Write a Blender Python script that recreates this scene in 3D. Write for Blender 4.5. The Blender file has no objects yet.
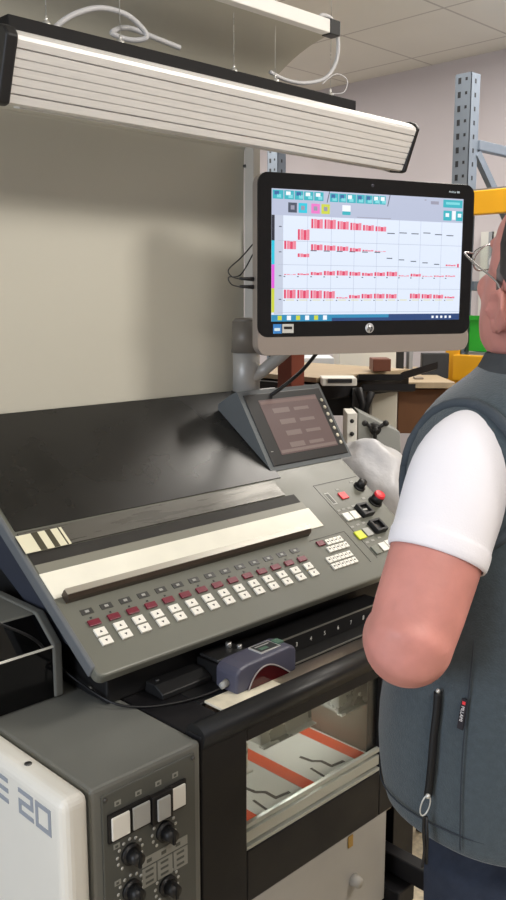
import bpy, bmesh, math, random
from mathutils import Vector, Matrix, noise as mnoise
random.seed(7)
SC = bpy.context.scene
COL = SC.collection

# ------------------------------------------------------------------ camera
YAW, PITCH, FPX, CAMH = math.radians(45.26), math.atan(150/876), 876.0, 1.58
FW = Vector((math.cos(YAW)*math.cos(PITCH), math.sin(YAW)*math.cos(PITCH), -math.sin(PITCH)))
RT = Vector((math.sin(YAW), -math.cos(YAW), 0))
UP = RT.cross(FW)
CAM = Vector((0, 0, CAMH))
cam = bpy.data.objects.new('camera', bpy.data.cameras.new('camera'))
COL.objects.link(cam)
cam.data.sensor_fit = 'VERTICAL'; cam.data.sensor_height = 36.0
cam.data.lens = 36.0*FPX/900.0
cam.data.clip_start = 0.02
rot = Matrix((RT, UP, -FW)).transposed()
cam.matrix_world = Matrix.Translation(CAM) @ rot.to_4x4()
SC.camera = cam

def at(x, y, d):
    """a surveyed point: bearing taken on the photo, d metres away from the lens"""
    return CAM + (FW*FPX + RT*(x-253) - UP*(y-450))*(d/FPX)
def hit(x, y, axis, v):
    r = FW*FPX + RT*(x-253) - UP*(y-450)
    return CAM + r*((v-CAM[axis])/r[axis])

# ------------------------------------------------------------------ world, lights, exposure
SC.view_settings.view_transform = 'Standard'
SC.view_settings.look = 'None'
SC.view_settings.gamma = 1.0
SC.view_settings.use_curve_mapping = False
SC.view_settings.exposure = 0.0
w = bpy.data.worlds.new('world'); SC.world = w; w.use_nodes = True
w.node_tree.nodes['Background'].inputs[0].default_value = (0.8, 0.86, 1.0, 1)
w.node_tree.nodes['Background'].inputs[1].default_value = 0.6

def area(name, loc, target, sx, sy, power, col):
    l = bpy.data.lights.new(name, 'AREA'); l.shape = 'RECTANGLE'; l.size = sx; l.size_y = sy
    l.energy = power; l.color = col
    o = bpy.data.objects.new(name, l); COL.objects.link(o)
    o.location = loc
    d = (Vector(target)-Vector(loc)).normalized()
    o.rotation_euler = d.to_track_quat('-Z', 'Y').to_euler()
    return o
WARM, COOL = (1.0, 0.945, 0.87), (0.80, 0.88, 1.0)
area('ceiling_panel_key', (2.35, -0.45, 2.86), (1.6, 0.9, 1.2), 0.6, 0.6, 62, WARM)
area('ceiling_panel_near', (0.3, -0.9, 2.86), (0.8, 0.9, 1.1), 1.2, 0.6, 48, WARM)
area('ceiling_panel_far', (3.3, 1.6, 2.86), (3.3, 1.6, 0), 1.2, 1.2, 46, WARM)
area('ceiling_panel_back', (2.9, 4.0, 2.86), (2.9, 4.0, 0), 1.2, 1.2, 46, WARM)
area('window_daylight', (-2.2, 1.0, 1.6), (1.0, 1.1, 1.0), 1.6, 1.4, 52, COOL)

# ------------------------------------------------------------------ materials
def lin(c):
    return tuple(((v/255)/12.92 if v/255 <= .04045 else (((v/255)+.055)/1.055)**2.4) for v in c)
MATS = {}
def mat(name, rgb, rough=.5, metal=0., var=0., scale=8., bump=0., bscale=60., trans=0., ior=1.45, alpha=1., sheen=0., spec=.5, emit=0., rvar=0., stretch=None, sss=0.):
    if name in MATS: return MATS[name]
    m = bpy.data.materials.new(name); m.use_nodes = True
    nt = m.node_tree; b = nt.nodes['Principled BSDF']
    c = lin(rgb)
    b.inputs['Base Color'].default_value = (*c, 1)
    b.inputs['Roughness'].default_value = rough
    b.inputs['Metallic'].default_value = metal
    b.inputs['IOR'].default_value = ior
    b.inputs['Transmission Weight'].default_value = trans
    b.inputs['Alpha'].default_value = alpha
    b.inputs['Specular IOR Level'].default_value = spec
    if sheen: b.inputs['Sheen Weight'].default_value = sheen
    if sss:
        b.inputs['Subsurface Weight'].default_value = sss
        b.inputs['Subsurface Radius'].default_value = (.012, .004, .002)
        b.inputs['Subsurface Scale'].default_value = 1.0
    if emit:
        b.inputs['Emission Color'].default_value = (*c, 1)
        b.inputs['Emission Strength'].default_value = emit
    tc = nt.nodes.new('ShaderNodeTexCoord'); src = tc.outputs['Object']
    if stretch:
        mp = nt.nodes.new('ShaderNodeMapping'); mp.inputs['Scale'].default_value = stretch
        nt.links.new(src, mp.inputs[0]); src = mp.outputs[0]
    if var or rvar:
        n = nt.nodes.new('ShaderNodeTexNoise'); n.inputs['Scale'].default_value = scale
        n.inputs['Detail'].default_value = 5; nt.links.new(src, n.inputs[0])
        if var:
            mx = nt.nodes.new('ShaderNodeMix'); mx.data_type = 'RGBA'
            mx.inputs[6].default_value = (*[v*(1-var) for v in c], 1)
            mx.inputs[7].default_value = (*[min(1, v*(1+var)+var*.01) for v in c], 1)
            rp = nt.nodes.new('ShaderNodeMapRange'); rp.inputs[1].default_value = .3; rp.inputs[2].default_value = .7
            nt.links.new(n.outputs[0], rp.inputs[0]); nt.links.new(rp.outputs[0], mx.inputs[0])
            nt.links.new(mx.outputs[2], b.inputs['Base Color'])
        if rvar:
            r = nt.nodes.new('ShaderNodeMapRange'); r.inputs[3].default_value = max(.02, rough-rvar); r.inputs[4].default_value = min(1, rough+rvar)
            r.inputs[1].default_value = .3; r.inputs[2].default_value = .7
            nt.links.new(n.outputs[0], r.inputs[0]); nt.links.new(r.outputs[0], b.inputs['Roughness'])
    if bump:
        n2 = nt.nodes.new('ShaderNodeTexNoise'); n2.inputs['Scale'].default_value = bscale; n2.inputs['Detail'].default_value = 4
        nt.links.new(src, n2.inputs[0])
        bp = nt.nodes.new('ShaderNodeBump'); bp.inputs['Strength'].default_value = bump; bp.inputs['Distance'].default_value = .004
        nt.links.new(n2.outputs[0], bp.inputs['Height']); nt.links.new(bp.outputs[0], b.inputs['Normal'])
    MATS[name] = m
    return m
def emat(name, rgb, s=1.0):
    if name in MATS: return MATS[name]
    m = bpy.data.materials.new(name); m.use_nodes = True
    nt = m.node_tree; b = nt.nodes['Principled BSDF']
    b.inputs['Base Color'].default_value = (0.01, .01, .01, 1); b.inputs['Roughness'].default_value = .35
    b.inputs['Emission Color'].default_value = (*lin(rgb), 1); b.inputs['Emission Strength'].default_value = s
    MATS[name] = m
    return m

console_grey = mat('console grey paint', (106, 107, 98), .42, var=.06, scale=5, rvar=.08)
cab_grey = mat('cabinet grey paint', (112, 113, 108), .45, var=.07, scale=6, rvar=.1, bump=.04, bscale=300)
panel_grey = mat('control panel grey', (86, 87, 82), .5, var=.05)
blue_grey = mat('blue grey housing', (52, 56, 68), .5, var=.05, bump=.05, bscale=300)
black_paint = mat('black paint', (25, 24, 26), .5, spec=.3, var=.12, scale=10, rvar=.1)
black_matt = mat('black plastic', (26, 26, 27), .45, var=.1)
black_gloss = mat('black acrylic', (9, 9, 10), .06)
black_sheet = mat('black drawing table sheet', (30, 29, 27), .3, var=.35, scale=3.5, rvar=.09)
off_white = mat('cream white panel paint', (226, 224, 216), .4, var=.02, scale=4)
white_key = mat('white key', (236, 234, 226), .4)
dark_mark = mat('dark legend', (40, 40, 42), .5)
maroon = mat('maroon key', (112, 30, 48), .3)
red_key = mat('red button', (226, 52, 62), .35)
yellow_key = mat('yellow green button', (214, 222, 40), .35)
grey_key = mat('grey button', (168, 168, 164), .4)
alu = mat('brushed aluminium', (224, 223, 221), .4, metal=.2, var=.05, scale=30, stretch=(.3, 8, 8))
steel = mat('bright steel', (206, 206, 202), .3, metal=.55, rvar=.12, scale=20)
dark_steel = mat('dark steel', (96, 96, 96), .4, metal=.8, rvar=.1)
board_paint = mat('warm grey board paint', (192, 189, 176), .55, var=.03, scale=2)
wall_paint = mat('pale lilac wall paint', (196, 190, 194), .8, var=.02, scale=2, bump=.05)
white_lamp = mat('white powder coat', (232, 230, 226), .4)
cable_grey = mat('pale grey cable', (190, 190, 192), .5)
cable_black = mat('black cable', (22, 22, 24), .45)
glass = mat('clear perspex', (240, 245, 240), .04, trans=1., ior=1.3)
smoke = mat('smoked perspex', (120, 108, 96), .28, trans=.85, ior=1.3)

# ------------------------------------------------------------------ mesh builder
class MB:
    def __init__(s): s.bm = bmesh.new(); s.mi = 0; s.smooth = False
    def _f(s, vs):
        try:
            f = s.bm.faces.new(vs); f.material_index = s.mi; f.smooth = s.smooth; return f
        except ValueError: return None
    def box(s, a, b):
        a = Vector(a); b = Vector(b); c = (a+b)/2; h = (b-a)/2
        return s.obox(c, Vector((h.x, 0, 0)), Vector((0, h.y, 0)), Vector((0, 0, h.z)))
    def obox(s, c, ax, ay, az):
        c, ax, ay, az = map(Vector, (c, ax, ay, az))
        v = [s.bm.verts.new(c+ax*i+ay*j+az*k) for k in (-1, 1) for j in (-1, 1) for i in (-1, 1)]
        fs = ((0, 2, 3, 1), (4, 5, 7, 6), (0, 1, 5, 4), (2, 6, 7, 3), (0, 4, 6, 2), (1, 3, 7, 5))
        if ax.cross(ay).dot(az) < 0: fs = [f[::-1] for f in fs]
        for f in fs: s._f([v[i] for i in f])
        return s
    def prism(s, prof, e0, e1, smooth=False):
        """prof: list of points; swept by vectors e0 and e1"""
        e0, e1 = Vector(e0), Vector(e1)
        A = [s.bm.verts.new(Vector(p)+e0) for p in prof]; B = [s.bm.verts.new(Vector(p)+e1) for p in prof]
        n = len(prof); sm = s.smooth
        s._f(A[::-1]); s._f(B)
        s.smooth = smooth
        for i in range(n): s._f([A[i], A[(i+1) % n], B[(i+1) % n], B[i]])
        s.smooth = sm
        return s
    def quad(s, p): s._f([s.bm.verts.new(Vector(q)) for q in p]); return s
    def loft(s, rings, cap=True, closed=True):
        R = [[s.bm.verts.new(Vector(p)) for p in r] for r in rings]; n = len(R[0])
        for a, b in zip(R, R[1:]):
            for i in range(n if closed else n-1): s._f([a[i], a[(i+1) % n], b[(i+1) % n], b[i]])
        if cap: s._f(R[0][::-1]); s._f(R[-1])
        return s
    def tube(s, pts, r, n=10, cap=True):
        pts = [Vector(p) for p in pts]; rs = r if isinstance(r, (list, tuple)) else [r]*len(pts)
        rings = []; prev = None
        for i, p in enumerate(pts):
            t = (pts[min(i+1, len(pts)-1)]-pts[max(i-1, 0)]).normalized()
            if prev is None:
                u = t.cross(Vector((0, 0, 1)))
                if u.length < .1: u = t.cross(Vector((1, 0, 0)))
            else: u = prev - t*prev.dot(t)
            u.normalize(); prev = u; v = t.cross(u)
            rings.append([p+(u*math.cos(6.28318*k/n)+v*math.sin(6.28318*k/n))*rs[i] for k in range(n)])
        sm = s.smooth; s.smooth = True; s.loft(rings, cap); s.smooth = sm
        return s
    def cyl(s, a, b, r, n=20, r2=None): 
        return s.tube([a, b], [r, r if r2 is None else r2], n)
    def sphere(s, c, rx, ry=None, rz=None, n=16):
        ry = ry or rx; rz = rz or rx; c = Vector(c)
        m = Matrix.Translation(c) @ Matrix.Diagonal((rx, ry, rz, 1))
        r = bmesh.ops.create_uvsphere(s.bm, u_segments=n, v_segments=n//2, radius=1, matrix=m)
        for v in r['verts']:
            for f in v.link_faces: f.smooth = True; f.material_index = s.mi
        return s
    def build(s, name, mats, parent=None, bevel=0., seg=2, recalc=True, solid=0., sub=0):
        if recalc: bmesh.ops.recalc_face_normals(s.bm, faces=s.bm.faces)
        me = bpy.data.meshes.new(name)
        if parent is not None:
            off = Vector(parent.get('_o', (0, 0, 0)))
            for v in s.bm.verts: v.co -= off
        s.bm.to_mesh(me); s.bm.free()
        for m in (mats if isinstance(mats, (list, tuple)) else [mats]): me.materials.append(m)
        o = bpy.data.objects.new(name, me); COL.objects.link(o)
        if parent is not None:
            o.parent = parent; o['_o'] = parent.get('_o', (0, 0, 0))
        if solid:
            q = o.modifiers.new('solid', 'SOLIDIFY'); q.thickness = solid; q.offset = 0
        if sub:
            q = o.modifiers.new('sub', 'SUBSURF'); q.levels = sub; q.render_levels = sub
        if bevel:
            q = o.modifiers.new('bevel', 'BEVEL'); q.width = bevel; q.segments = seg; q.limit_method = 'ANGLE'; q.angle_limit = .6
            q.harden_normals = False
        return o
def tag(o, label, cat, group=None, kind=None):
    o['label'] = label; o['category'] = cat
    if group: o['group'] = group
    if kind: o['kind'] = kind
    return o
def thing(name, label, cat, loc, group=None):
    o = bpy.data.objects.new(name, None); COL.objects.link(o); o.location = loc; o.empty_display_size = .05
    o['_o'] = tuple(loc)
    return tag(o, label, cat, group)
def struct(mb, name, m, **k):
    o = mb.build(name, m, **k); o['kind'] = 'structure'; return o
def single(mb, name, m, label, cat, group=None, **k):
    return tag(mb.build(name, m, **k), label, cat, group)
def ccopy(o, delta, parent=None, name=None):
    c = o.copy(); COL.objects.link(c); c.parent = parent or o.parent; c.location = Vector(o.location)+Vector(delta)
    return c
def smoothpath(P, n=8):
    P = [Vector(p) for p in P]; out = []
    for i in range(len(P)-1):
        p0 = P[max(i-1, 0)]; p1 = P[i]; p2 = P[i+1]; p3 = P[min(i+2, len(P)-1)]
        for k in range(n):
            t = k/n
            out.append(.5*((2*p1)+(-p0+p2)*t+(2*p0-5*p1+4*p2-p3)*t*t+(-p0+3*p1-3*p2+p3)*t**3))
    out.append(P[-1]); return out
def text(body, size, origin, ex, ey, m, parent, name='lettering', depth=.0004, align='LEFT'):
    """raised lettering as mesh; ex reading direction, ey up direction"""
    cu = bpy.data.curves.new('t', 'FONT'); cu.body = body; cu.size = size; cu.extrude = depth; cu.align_x = align
    t = bpy.data.objects.new('t', cu); COL.objects.link(t)
    bpy.context.view_layer.update()
    me = bpy.data.meshes.new_from_object(t.evaluated_get(bpy.context.evaluated_depsgraph_get()))
    bpy.data.objects.remove(t); bpy.data.curves.remove(cu)
    ex = Vector(ex).normalized(); ey = Vector(ey).normalized(); ez = ex.cross(ey)
    M = Matrix((ex, ey, ez)).transposed().to_4x4(); M.translation = Vector(origin)
    me.transform(M)
    if parent is not None: me.transform(Matrix.Translation(-Vector(parent.get('_o', (0, 0, 0)))))
    me.materials.clear(); me.materials.append(m)
    o = bpy.data.objects.new(name, me); COL.objects.link(o)
    if parent is not None: o.parent = parent; o['_o'] = parent.get('_o', (0, 0, 0))
    return o

# ================================================================== ROOM
CEIL, WX, WY, LX, FY = 2.9, 4.45, 6.0, -2.6, -2.4
floor_m = mat('speckled beige floor', (196, 184, 160), .45, var=.25, scale=70, bump=.03)
struct(MB().box((LX-.1, FY-.1, -.1), (WX+.1, WY+.1, 0)), 'floor', floor_m)
# ceiling: mineral tiles with thin dark joints
cm = mat('ceiling tile', (232, 230, 222), .9, var=.02, scale=3)
nt = cm.node_tree; b = nt.nodes['Principled BSDF']; old = b.inputs['Base Color'].links[0].from_socket
tc = nt.nodes.new('ShaderNodeTexCoord'); sx = nt.nodes.new('ShaderNodeSeparateXYZ'); nt.links.new(tc.outputs['Object'], sx.inputs[0])
def joint(sock, off):
    a = nt.nodes.new('ShaderNodeMath'); a.operation = 'ADD'; a.inputs[1].default_value = 60+off; nt.links.new(sock, a.inputs[0])
    d = nt.nodes.new('ShaderNodeMath'); d.operation = 'PINGPONG'; d.inputs[1].default_value = .3; nt.links.new(a.outputs[0], d.inputs[0])
    l = nt.nodes.new('ShaderNodeMath'); l.operation = 'LESS_THAN'; l.inputs[1].default_value = .006; nt.links.new(d.outputs[0], l.inputs[0])
    return l.outputs[0]
mx2 = nt.nodes.new('ShaderNodeMath'); mx2.operation = 'MAXIMUM'
nt.links.new(joint(sx.outputs[0], -.05), mx2.inputs[0]); nt.links.new(joint(sx.outputs[1], -.04), mx2.inputs[1])
mm = nt.nodes.new('ShaderNodeMix'); mm.data_type = 'RGBA'; mm.inputs[7].default_value = (*lin((196, 192, 186)), 1)
nt.links.new(mx2.outputs[0], mm.inputs[0]); nt.links.new(old, mm.inputs[6]); nt.links.new(mm.outputs[2], b.inputs['Base Color'])
struct(MB().box((LX-.1, FY-.1, CEIL), (WX+.1, WY+.1, CEIL+.1)), 'ceiling', cm)
struct(MB().box((WX, FY-.1, 0), (WX+.1, WY+.1, CEIL)), 'wall_right', wall_paint)
struct(MB().box((LX, WY, 0), (WX, WY+.1, CEIL)), 'wall_back', wall_paint)
# left wall with a window opening (daylight comes in from here), front wall
wl = MB(); wl.box((LX-.1, FY, 0), (LX, WY, .9)); wl.box((LX-.1, FY, 2.4), (LX, WY, CEIL)); wl.box((LX-.1, FY, .9), (LX, 0, 2.4)); wl.box((LX-.1, 2.2, .9), (LX, WY, 2.4))
struct(wl, 'wall_left', wall_paint)
wf = MB(); wf.box((LX-.07, 0, .9), (LX-.03, .06, 2.4)); wf.box((LX-.07, 2.14, .9), (LX-.03, 2.2, 2.4)); wf.box((LX-.07, 0, .9), (LX-.03, 2.2, .96)); wf.box((LX-.07, 0, 2.34), (LX-.03, 2.2, 2.4)); wf.box((LX-.07, 1.07, .9), (LX-.03, 1.13, 2.4))
struct(wf, 'window_1', white_lamp)
struct(MB().box((LX, FY-.1, 0), (WX, FY, CEIL)), 'wall_front', wall_paint)

# ================================================================== PRINTING PRESS
DECK, FYP = .85, 1.034
press = thing('printing_press', 'large grey and black press with white end panel and window in its guard', 'printing press', (1.05, 1.5, 0))
# grey end cabinet (top and body)
mb = MB(); mb.box((.68, FYP, 0), (.90, 2.0, DECK)); mb.build('cabinet', cab_grey, press, bevel=.006)
# white side panel with rounded edge
R = .022; prof = []
x0, x1, y0, y1, z1 = .628, .677, FYP-.004, 2.0, DECK+.004
mb = MB(); mb.box((x0, y0, .02), (x1, y1, z1)); sp = mb.build('side_panel', off_white, press, bevel=.018, seg=5)
mb = MB(); mb.smooth = True; mb.cyl((.652, 1.165, z1), (.652, 1.165, z1+.0016), .006); mb.build('screw', dark_steel, sp)
# big grey letters on the white side panel (run along -Y, read left to right towards the corner)
def stroke(m, segs, th, x):
    h = th/2
    for (ya, za, yb, zb) in segs:
        if za == zb: m.box((x-.0010, min(ya, yb)-h, za-h), (x+.0006, max(ya, yb)+h, za+h))
        else: m.box((x-.0010, ya-h, min(za, zb)+h), (x+.0006, ya+h, max(za, zb)-h))
gl = mat('grey lettering', (150, 156, 166), .5)
mb = MB()
zt, zb_, zm = .825, .789, .807
def G(y, n):  # y is the left side of a glyph, width w
    wd = .036
    l, r = y, y-wd
    return {'2': [(l, zt, r, zt), (r, zt, r, zm), (r, zm, l, zm), (l, zm, l, zb_), (l, zb_, r, zb_)],
            '0': [(l, zt, r, zt), (r, zt, r, zb_), (r, zb_, l, zb_), (l, zb_, l, zt)],
            'E': [(l, zt, l, zb_), (l, zt, r, zt), (l, zm, r, zm), (l, zb_, r, zb_)]}[n]
for y, n in ((1.228, 'E'), (1.152, '2'), (1.102, '0')):
    mb = MB(); stroke(mb, G(y, n), .0075, x0); mb.build('letter', gl, sp)
# control panel on the cabinet front
cp = MB().box((.697, FYP-.004, .30), (.885, FYP, .836)).build('control_panel', panel_grey, press, bevel=.002)
mb = MB()
for x in (.703, .879): MB().cyl((x, FYP-.006, .828), (x, FYP-.004, .828), .0035, 10).build('screw', dark_steel, cp)
frm = mat('button frame', (24, 22, 22), .4)
for x, z, wd, m, lab in ((.726, .778, .034, white_key, 'white square push button'), (.766, .778, .034, grey_key, 'grey square push button'), (.806, .776, .026, grey_key, 'small grey push button in a deep frame'), (.840, .777, .033, white_key, 'white square push button')):
    d = .012 if wd < .03 else .005
    bf = MB().box((x-.021, FYP-.004-d, z-.024), (x+.021, FYP-.004, z+.024)).build('button_frame', frm, cp, bevel=.001)
    MB().box((x-wd/2, FYP-.008-d, z-.019), (x+wd/2, FYP-.004-d, z+.019)).build('push_button', m, cp, bevel=.0015)
ring = mat('dial markings', (190, 190, 184), .5)
def knob(x, z, nm='rotary_knob'):
    mb = MB(); mb.cyl((x, FYP-.004, z), (x, FYP-.010, z), .0175, 24); mb.cyl((x, FYP-.010, z), (x, FYP-.030, z), .0125, 24, .0105)
    mb.obox((x, FYP-.024, z), (.0022, 0, 0), (0, .008, 0), (0, 0, .0125)); mb.build(nm, black_matt, cp)
    mb = MB(); mb.mi = 0
    for k in range(11):
        a = math.radians(-140+28*k)
        mb.cyl((x+.0245*math.sin(a), FYP-.004, z+.0245*math.cos(a)), (x+.0245*math.sin(a), FYP-.0046, z+.0245*math.cos(a)), .0030, 8)
    mb.build('dial_scale', ring, cp)
for x, z in ((.747, .718), (.816, .725), (.747, .655), (.820, .625), (.747, .592), (.820, .54)): knob(x, z)
lpm = [mat('grey label', (150, 150, 142), .5), panel_grey]
for i, (a, b_, c, d) in enumerate(((.770, .680, .865, .696), (.770, .643, .798, .677), (.801, .643, .832, .677), (.835, .643, .865, .677))):
    mb = MB(); mb.mi = 0; mb.box((a, FYP-.0048, b_), (c, FYP-.004, d)); mb.mi = 1
    if i:
        for j in range(3): mb.box((a+.006, FYP-.0052, .648+j*.0105), (a+.022, FYP-.0048, .652+j*.0105))
    else:
        for k in range(3): mb.box((a+.009+k*.030, FYP-.0052, .685), (a+.019+k*.030, FYP-.0048, .691))
    mb.build('label_plate', lpm, cp)
for x, z in ((.726, .8135), (.766, .8135), (.806, .8135), (.841, .8135), (.722, .742), (.722, .679), (.722, .615)):
    mb = MB(); mb.mi = 0; mb.box((x-.006, FYP-.0046, z-.004), (x+.006, FYP-.004, z+.0045)); mb.mi = 1; mb.box((x-.003, FYP-.005, z-.002), (x+.002, FYP-.0046, z+.002)); mb.build('small_label', lpm, cp)
# black guard frame with window
WX0, WX1, WZ0, WZ1 = 1.010, 1.405, .592, .806
FB = .487
mb = MB()
mb.box((.902, FYP, FB), (WX0, 1.075, .855)); mb.box((WX1, FYP, FB), (1.55, 1.075, .855))
mb.box((WX0, FYP, FB), (WX1, 1.06, WZ0)); mb.box((WX0, FYP+.001, WZ1), (WX1, 1.075, .855))
gf = mb.build('guard_frame', black_paint, press, bevel=.003)
# padded rounded top rail of the guard
mb = MB(); prof = [(0, FYP-.004+.026-.026*math.cos(a), .842+.026*math.sin(a)) for a in [math.pi*k/10 for k in range(11)]]
prof = [(0, FYP, .83)] + [(0, 1.052-.024*math.cos(math.pi*k/10), .852+.018*math.sin(math.pi*k/10)) for k in range(11)] + [(0, 1.076, .83)]
mb.prism(prof, (.905, 0, 0), (1.55, 0, 0), smooth=True); mb.build('top_rail', black_matt, gf)
# black cover between the grey cabinet and the window
MB().box((WX0, FYP+.012, WZ0), (WX1, FYP+.016, WZ1)).build('window_pane', glass, gf)
ps = mat('perspex edge strip', (196, 198, 188), .15, trans=.35, metal=.1)
mb = MB(); mb.box((WX0, FYP+.003, .606), (WX1, FYP+.011, .628)); mb.box((WX0, FYP+.001, .636), (WX1, FYP+.010, .645)); mb.box((WX0, FYP+.001, .5925), (WX1, FYP+.011, .600))
mb.build('window_sill', ps, gf, bevel=.001)
# machine body, deck behind the guard
mb = MB(); mb.box((.902, 1.42, 0), (1.60, 2.0, DECK)); mb.box((.985, 1.25, .825), (1.60, 1.42, DECK)); mb.box((.902, 1.25, 0), (.985, 1.42, DECK)); mb.box((1.52, 1.25, 0), (1.60, 1.42, .825)); mb.box((.985, 1.25, 0), (1.52, 1.42, .44)); mb.box((.902, 1.075, .80), (.99, 1.25, DECK)); mb.box((.902, 1.06, .0), (.985, 1.25, .80)); mb.box((1.52, 1.076, 0), (1.60, 1.25, .84)); mb.box((.985, 1.06, 0), (1.52, 1.25, .30))
mb.build('body', black_paint, press, bevel=.002)
# inside of the delivery, floor of the compartment and brackets
inner = mat('inner steel sheet', (128, 122, 112), .4, metal=.4, var=.2, scale=6)
mb = MB(); mb.box((.986, 1.40, .46), (1.515, 1.418, .822)); mb.box((.986, 1.08, .46), (.992, 1.40, .80)); mb.box((1.508, 1.08, .46), (1.515, 1.40, .80)); mb.box((.99, 1.078, .44), (1.51, 1.40, .50))
mb.build('delivery_well', inner, press)
for (xa, xb, ya, yb, za, zb2) in ((1.17, 1.325, 1.16, 1.27, .690, .748), (1.342, 1.475, 1.10, 1.20, .722, .768), (1.03, 1.075, 1.10, 1.20, .705, .75), (1.10, 1.17, 1.13, 1.2, .76, .775)):
    mb = MB(); mb.box((xa, ya, zb2), (xb, yb, zb2+.004)); mb.box((xa, ya, za), (xb, ya+.004, zb2)); mb.box((xa, ya+.004, za), (xa+.004, yb, zb2)); mb.box((xb-.004, ya, za), (xb, yb, zb2))
    mb.box((xa-.002, ya-.012, za-.004), (xb+.002, ya+.004, za)); mb.cyl(((xa+xb)/2, ya-.002, (za+zb2)/2), ((xa+xb)/2, ya-.008, (za+zb2)/2), .005, 12)
    mb.cyl((xa+.02, (ya+yb)/2, zb2+.004), (xa+.02, (ya+yb)/2, zb2+.012), .006, 12); mb.cyl((xb-.02, (ya+yb)/2, zb2+.004), (xb-.02, (ya+yb)/2, zb2+.012), .006, 12)
    mb.box(((xa+xb)/2-.01, ya+.03, zb2), ((xa+xb)/2+.01, ya+.04, .84))
    mb.build('suction_bracket', steel, press, bevel=.001)
# side lay rail with white scale marks, ledge, smoked strip
mb = MB(); mb.box((1.07, 1.175, .85), (1.6, 1.238, .888)); mb.box((.99, 1.135, .838), (1.6, 1.25, .851)); mb.build('scale_rail', black_matt, press, bevel=.002)
mb = MB()
mb.box((1.07, 1.1735, .886), (1.6, 1.176, .889)); mb.box((1.2, 1.1335, .849), (1.6, 1.136, .852))
mb.build('trim_edge', mat('pale metal edge', (160, 158, 150), .35, metal=.6), press)  # pale lines along the rail and ledge edges
mk = mat('white scale figures', (214, 214, 208), .5)
for k, ch in enumerate('3456789'):
    text(ch, .013, (1.29+.045*k, 1.1745, .863), (1, 0, 0), (0, 0, 1), mk, press, 'scale_figure')
mb = MB(); mb.prism([(0, 1.078, .806), (0, 1.134, .846), (0, 1.134, .842), (0, 1.078, .802)], (1.0, 0, 0), (1.52, 0, 0)); mb.build('smoked_strip', smoke, press)
tray = mat('cream tray and glints', (225, 218, 196), .3, var=.25, scale=25)
for (xa, xb, ya, yb) in ((.998, 1.15, 1.0785, 1.134), (1.17, 1.20, 1.08, 1.095), (1.22, 1.25, 1.08, 1.096), (1.28, 1.31, 1.08, 1.092), (1.36, 1.41, 1.08, 1.096)):
    MB().box((xa, ya, .850 if xa < 1.1 else .812), (xb, yb, .855 if xa < 1.1 else .82)).build('catch_tray' if xa < 1.1 else 'glint_chip', tray, press, bevel=.001)  # small chips stand in for white glints along the smoked strip's base
# pale grey lower pile guard with a tag and a knob
lg = mat('pale grey lower guard', (166, 163, 157), .45, var=.05)
lo = MB().box((.902, FYP+.002, .272), (1.436, 1.058, .486)).build('lower_guard', lg, press, bevel=.002)
MB().box((1.303, FYP-.001, .458), (1.318, FYP+.002, .484)).build('tag', mat('brass tag', (170, 136, 70), .4, metal=.5), lo, bevel=.001)
mb = MB(); mb.cyl((1.325, FYP+.002, .375), (1.325, FYP-.016, .375), .014, 20, .011); mb.build('knob', mat('grey knob', (176, 172, 164), .5), lo)
MB().box((.902, FYP+.02, .0), (1.50, 1.058, .268)).build('kick_plate', black_paint, press)
mb = MB(); mb.box((1.478, .955, .305), (1.515, 1.30, .352)); mb.box((1.44, 1.0, .255), (1.50, 1.3, .30)); mb.build('foot_rail', black_paint, press, bevel=.004)
# printed sheets in the delivery
sheet_m = mat('grey printed paper', (206, 205, 200), .6)
sh = thing('printed_sheet', 'grey printed sheet with orange stripes lying in the press delivery behind the window', 'sheet', (1.25, 1.15, .50))
MB().box((1.0, 1.084, .501), (1.505, 1.385, .552)).build('paper_pile', sheet_m, sh, bevel=.001)
mb = MB(); 
for x in (1.13, 1.305, 1.48): mb.box((x-.018, 1.084, .552), (x+.018, 1.385, .5524))
mb.build('orange_stripe', mat('orange print', (214, 84, 50), .6), sh)
def mark(pts, wd):
    mb = MB()
    for (a, b_) in zip(pts, pts[1:]):
        A = Vector((*a, .5528)); B = Vector((*b_, .5528)); d = (B-A); n = Vector((-d.y, d.x, 0)).normalized()*wd
        mb.obox((A+B)/2, d/2+d.normalized()*wd*.5, n, (0, 0, .0003))
    mb.build('print_mark', pm_, sh)
pm_ = mat('dark grey print', (70, 66, 62), .6)
for ox in (1.22, 1.40):
    mark([(ox-.02, 1.24), (ox-.015, 1.21), (ox+.0, 1.195), (ox+.0, 1.165), (ox+.035, 1.16)], .004)
    mark([(ox-.04, 1.19), (ox-.045, 1.145)], .003)
area('delivery_fill', (1.25, 1.20, .80), (1.25, 1.22, .5), .45, .03, 1.7, (1, .97, .9)).name = 'delivery_fill'  # added fill light that brightens the sheets, not a lamp of the press

# ------------------------------------------------------------------ black box on the deck, left
bb = thing('dust_cover_box', 'glossy black box with a pale trim line, left of the control desk', 'box', (.55, 1.42, DECK))
px = .832
pr = [(1.345, .852), (1.345, .952), (1.402, .998), (1.406, .998), (1.406, .852)]
mb = MB(); mb.prism([(0, y, z) for y, z in pr], (.15, 0, 0), (px-.018, 0, 0)); mb.build('cover', black_gloss, bb, bevel=.003)
MB().box((.15, 1.407, .852), (px-.018, 1.60, 1.0)).build('rear_housing', cab_grey, bb, bevel=.003)
pr2 = [(1.341, .852), (1.341, .955), (1.400, 1.003), (1.604, 1.003), (1.604, .852)]
mb = MB(); mb.prism([(0, y, z) for y, z in pr2], (px-.019, 0, 0), (px, 0, 0)); mb.build('end_cap', cab_grey, bb, bevel=.004)
MB().box((.15, 1.3425, .950), (px-.018, 1.3455, .9535)).build('trim_line', off_white, bb)
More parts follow.
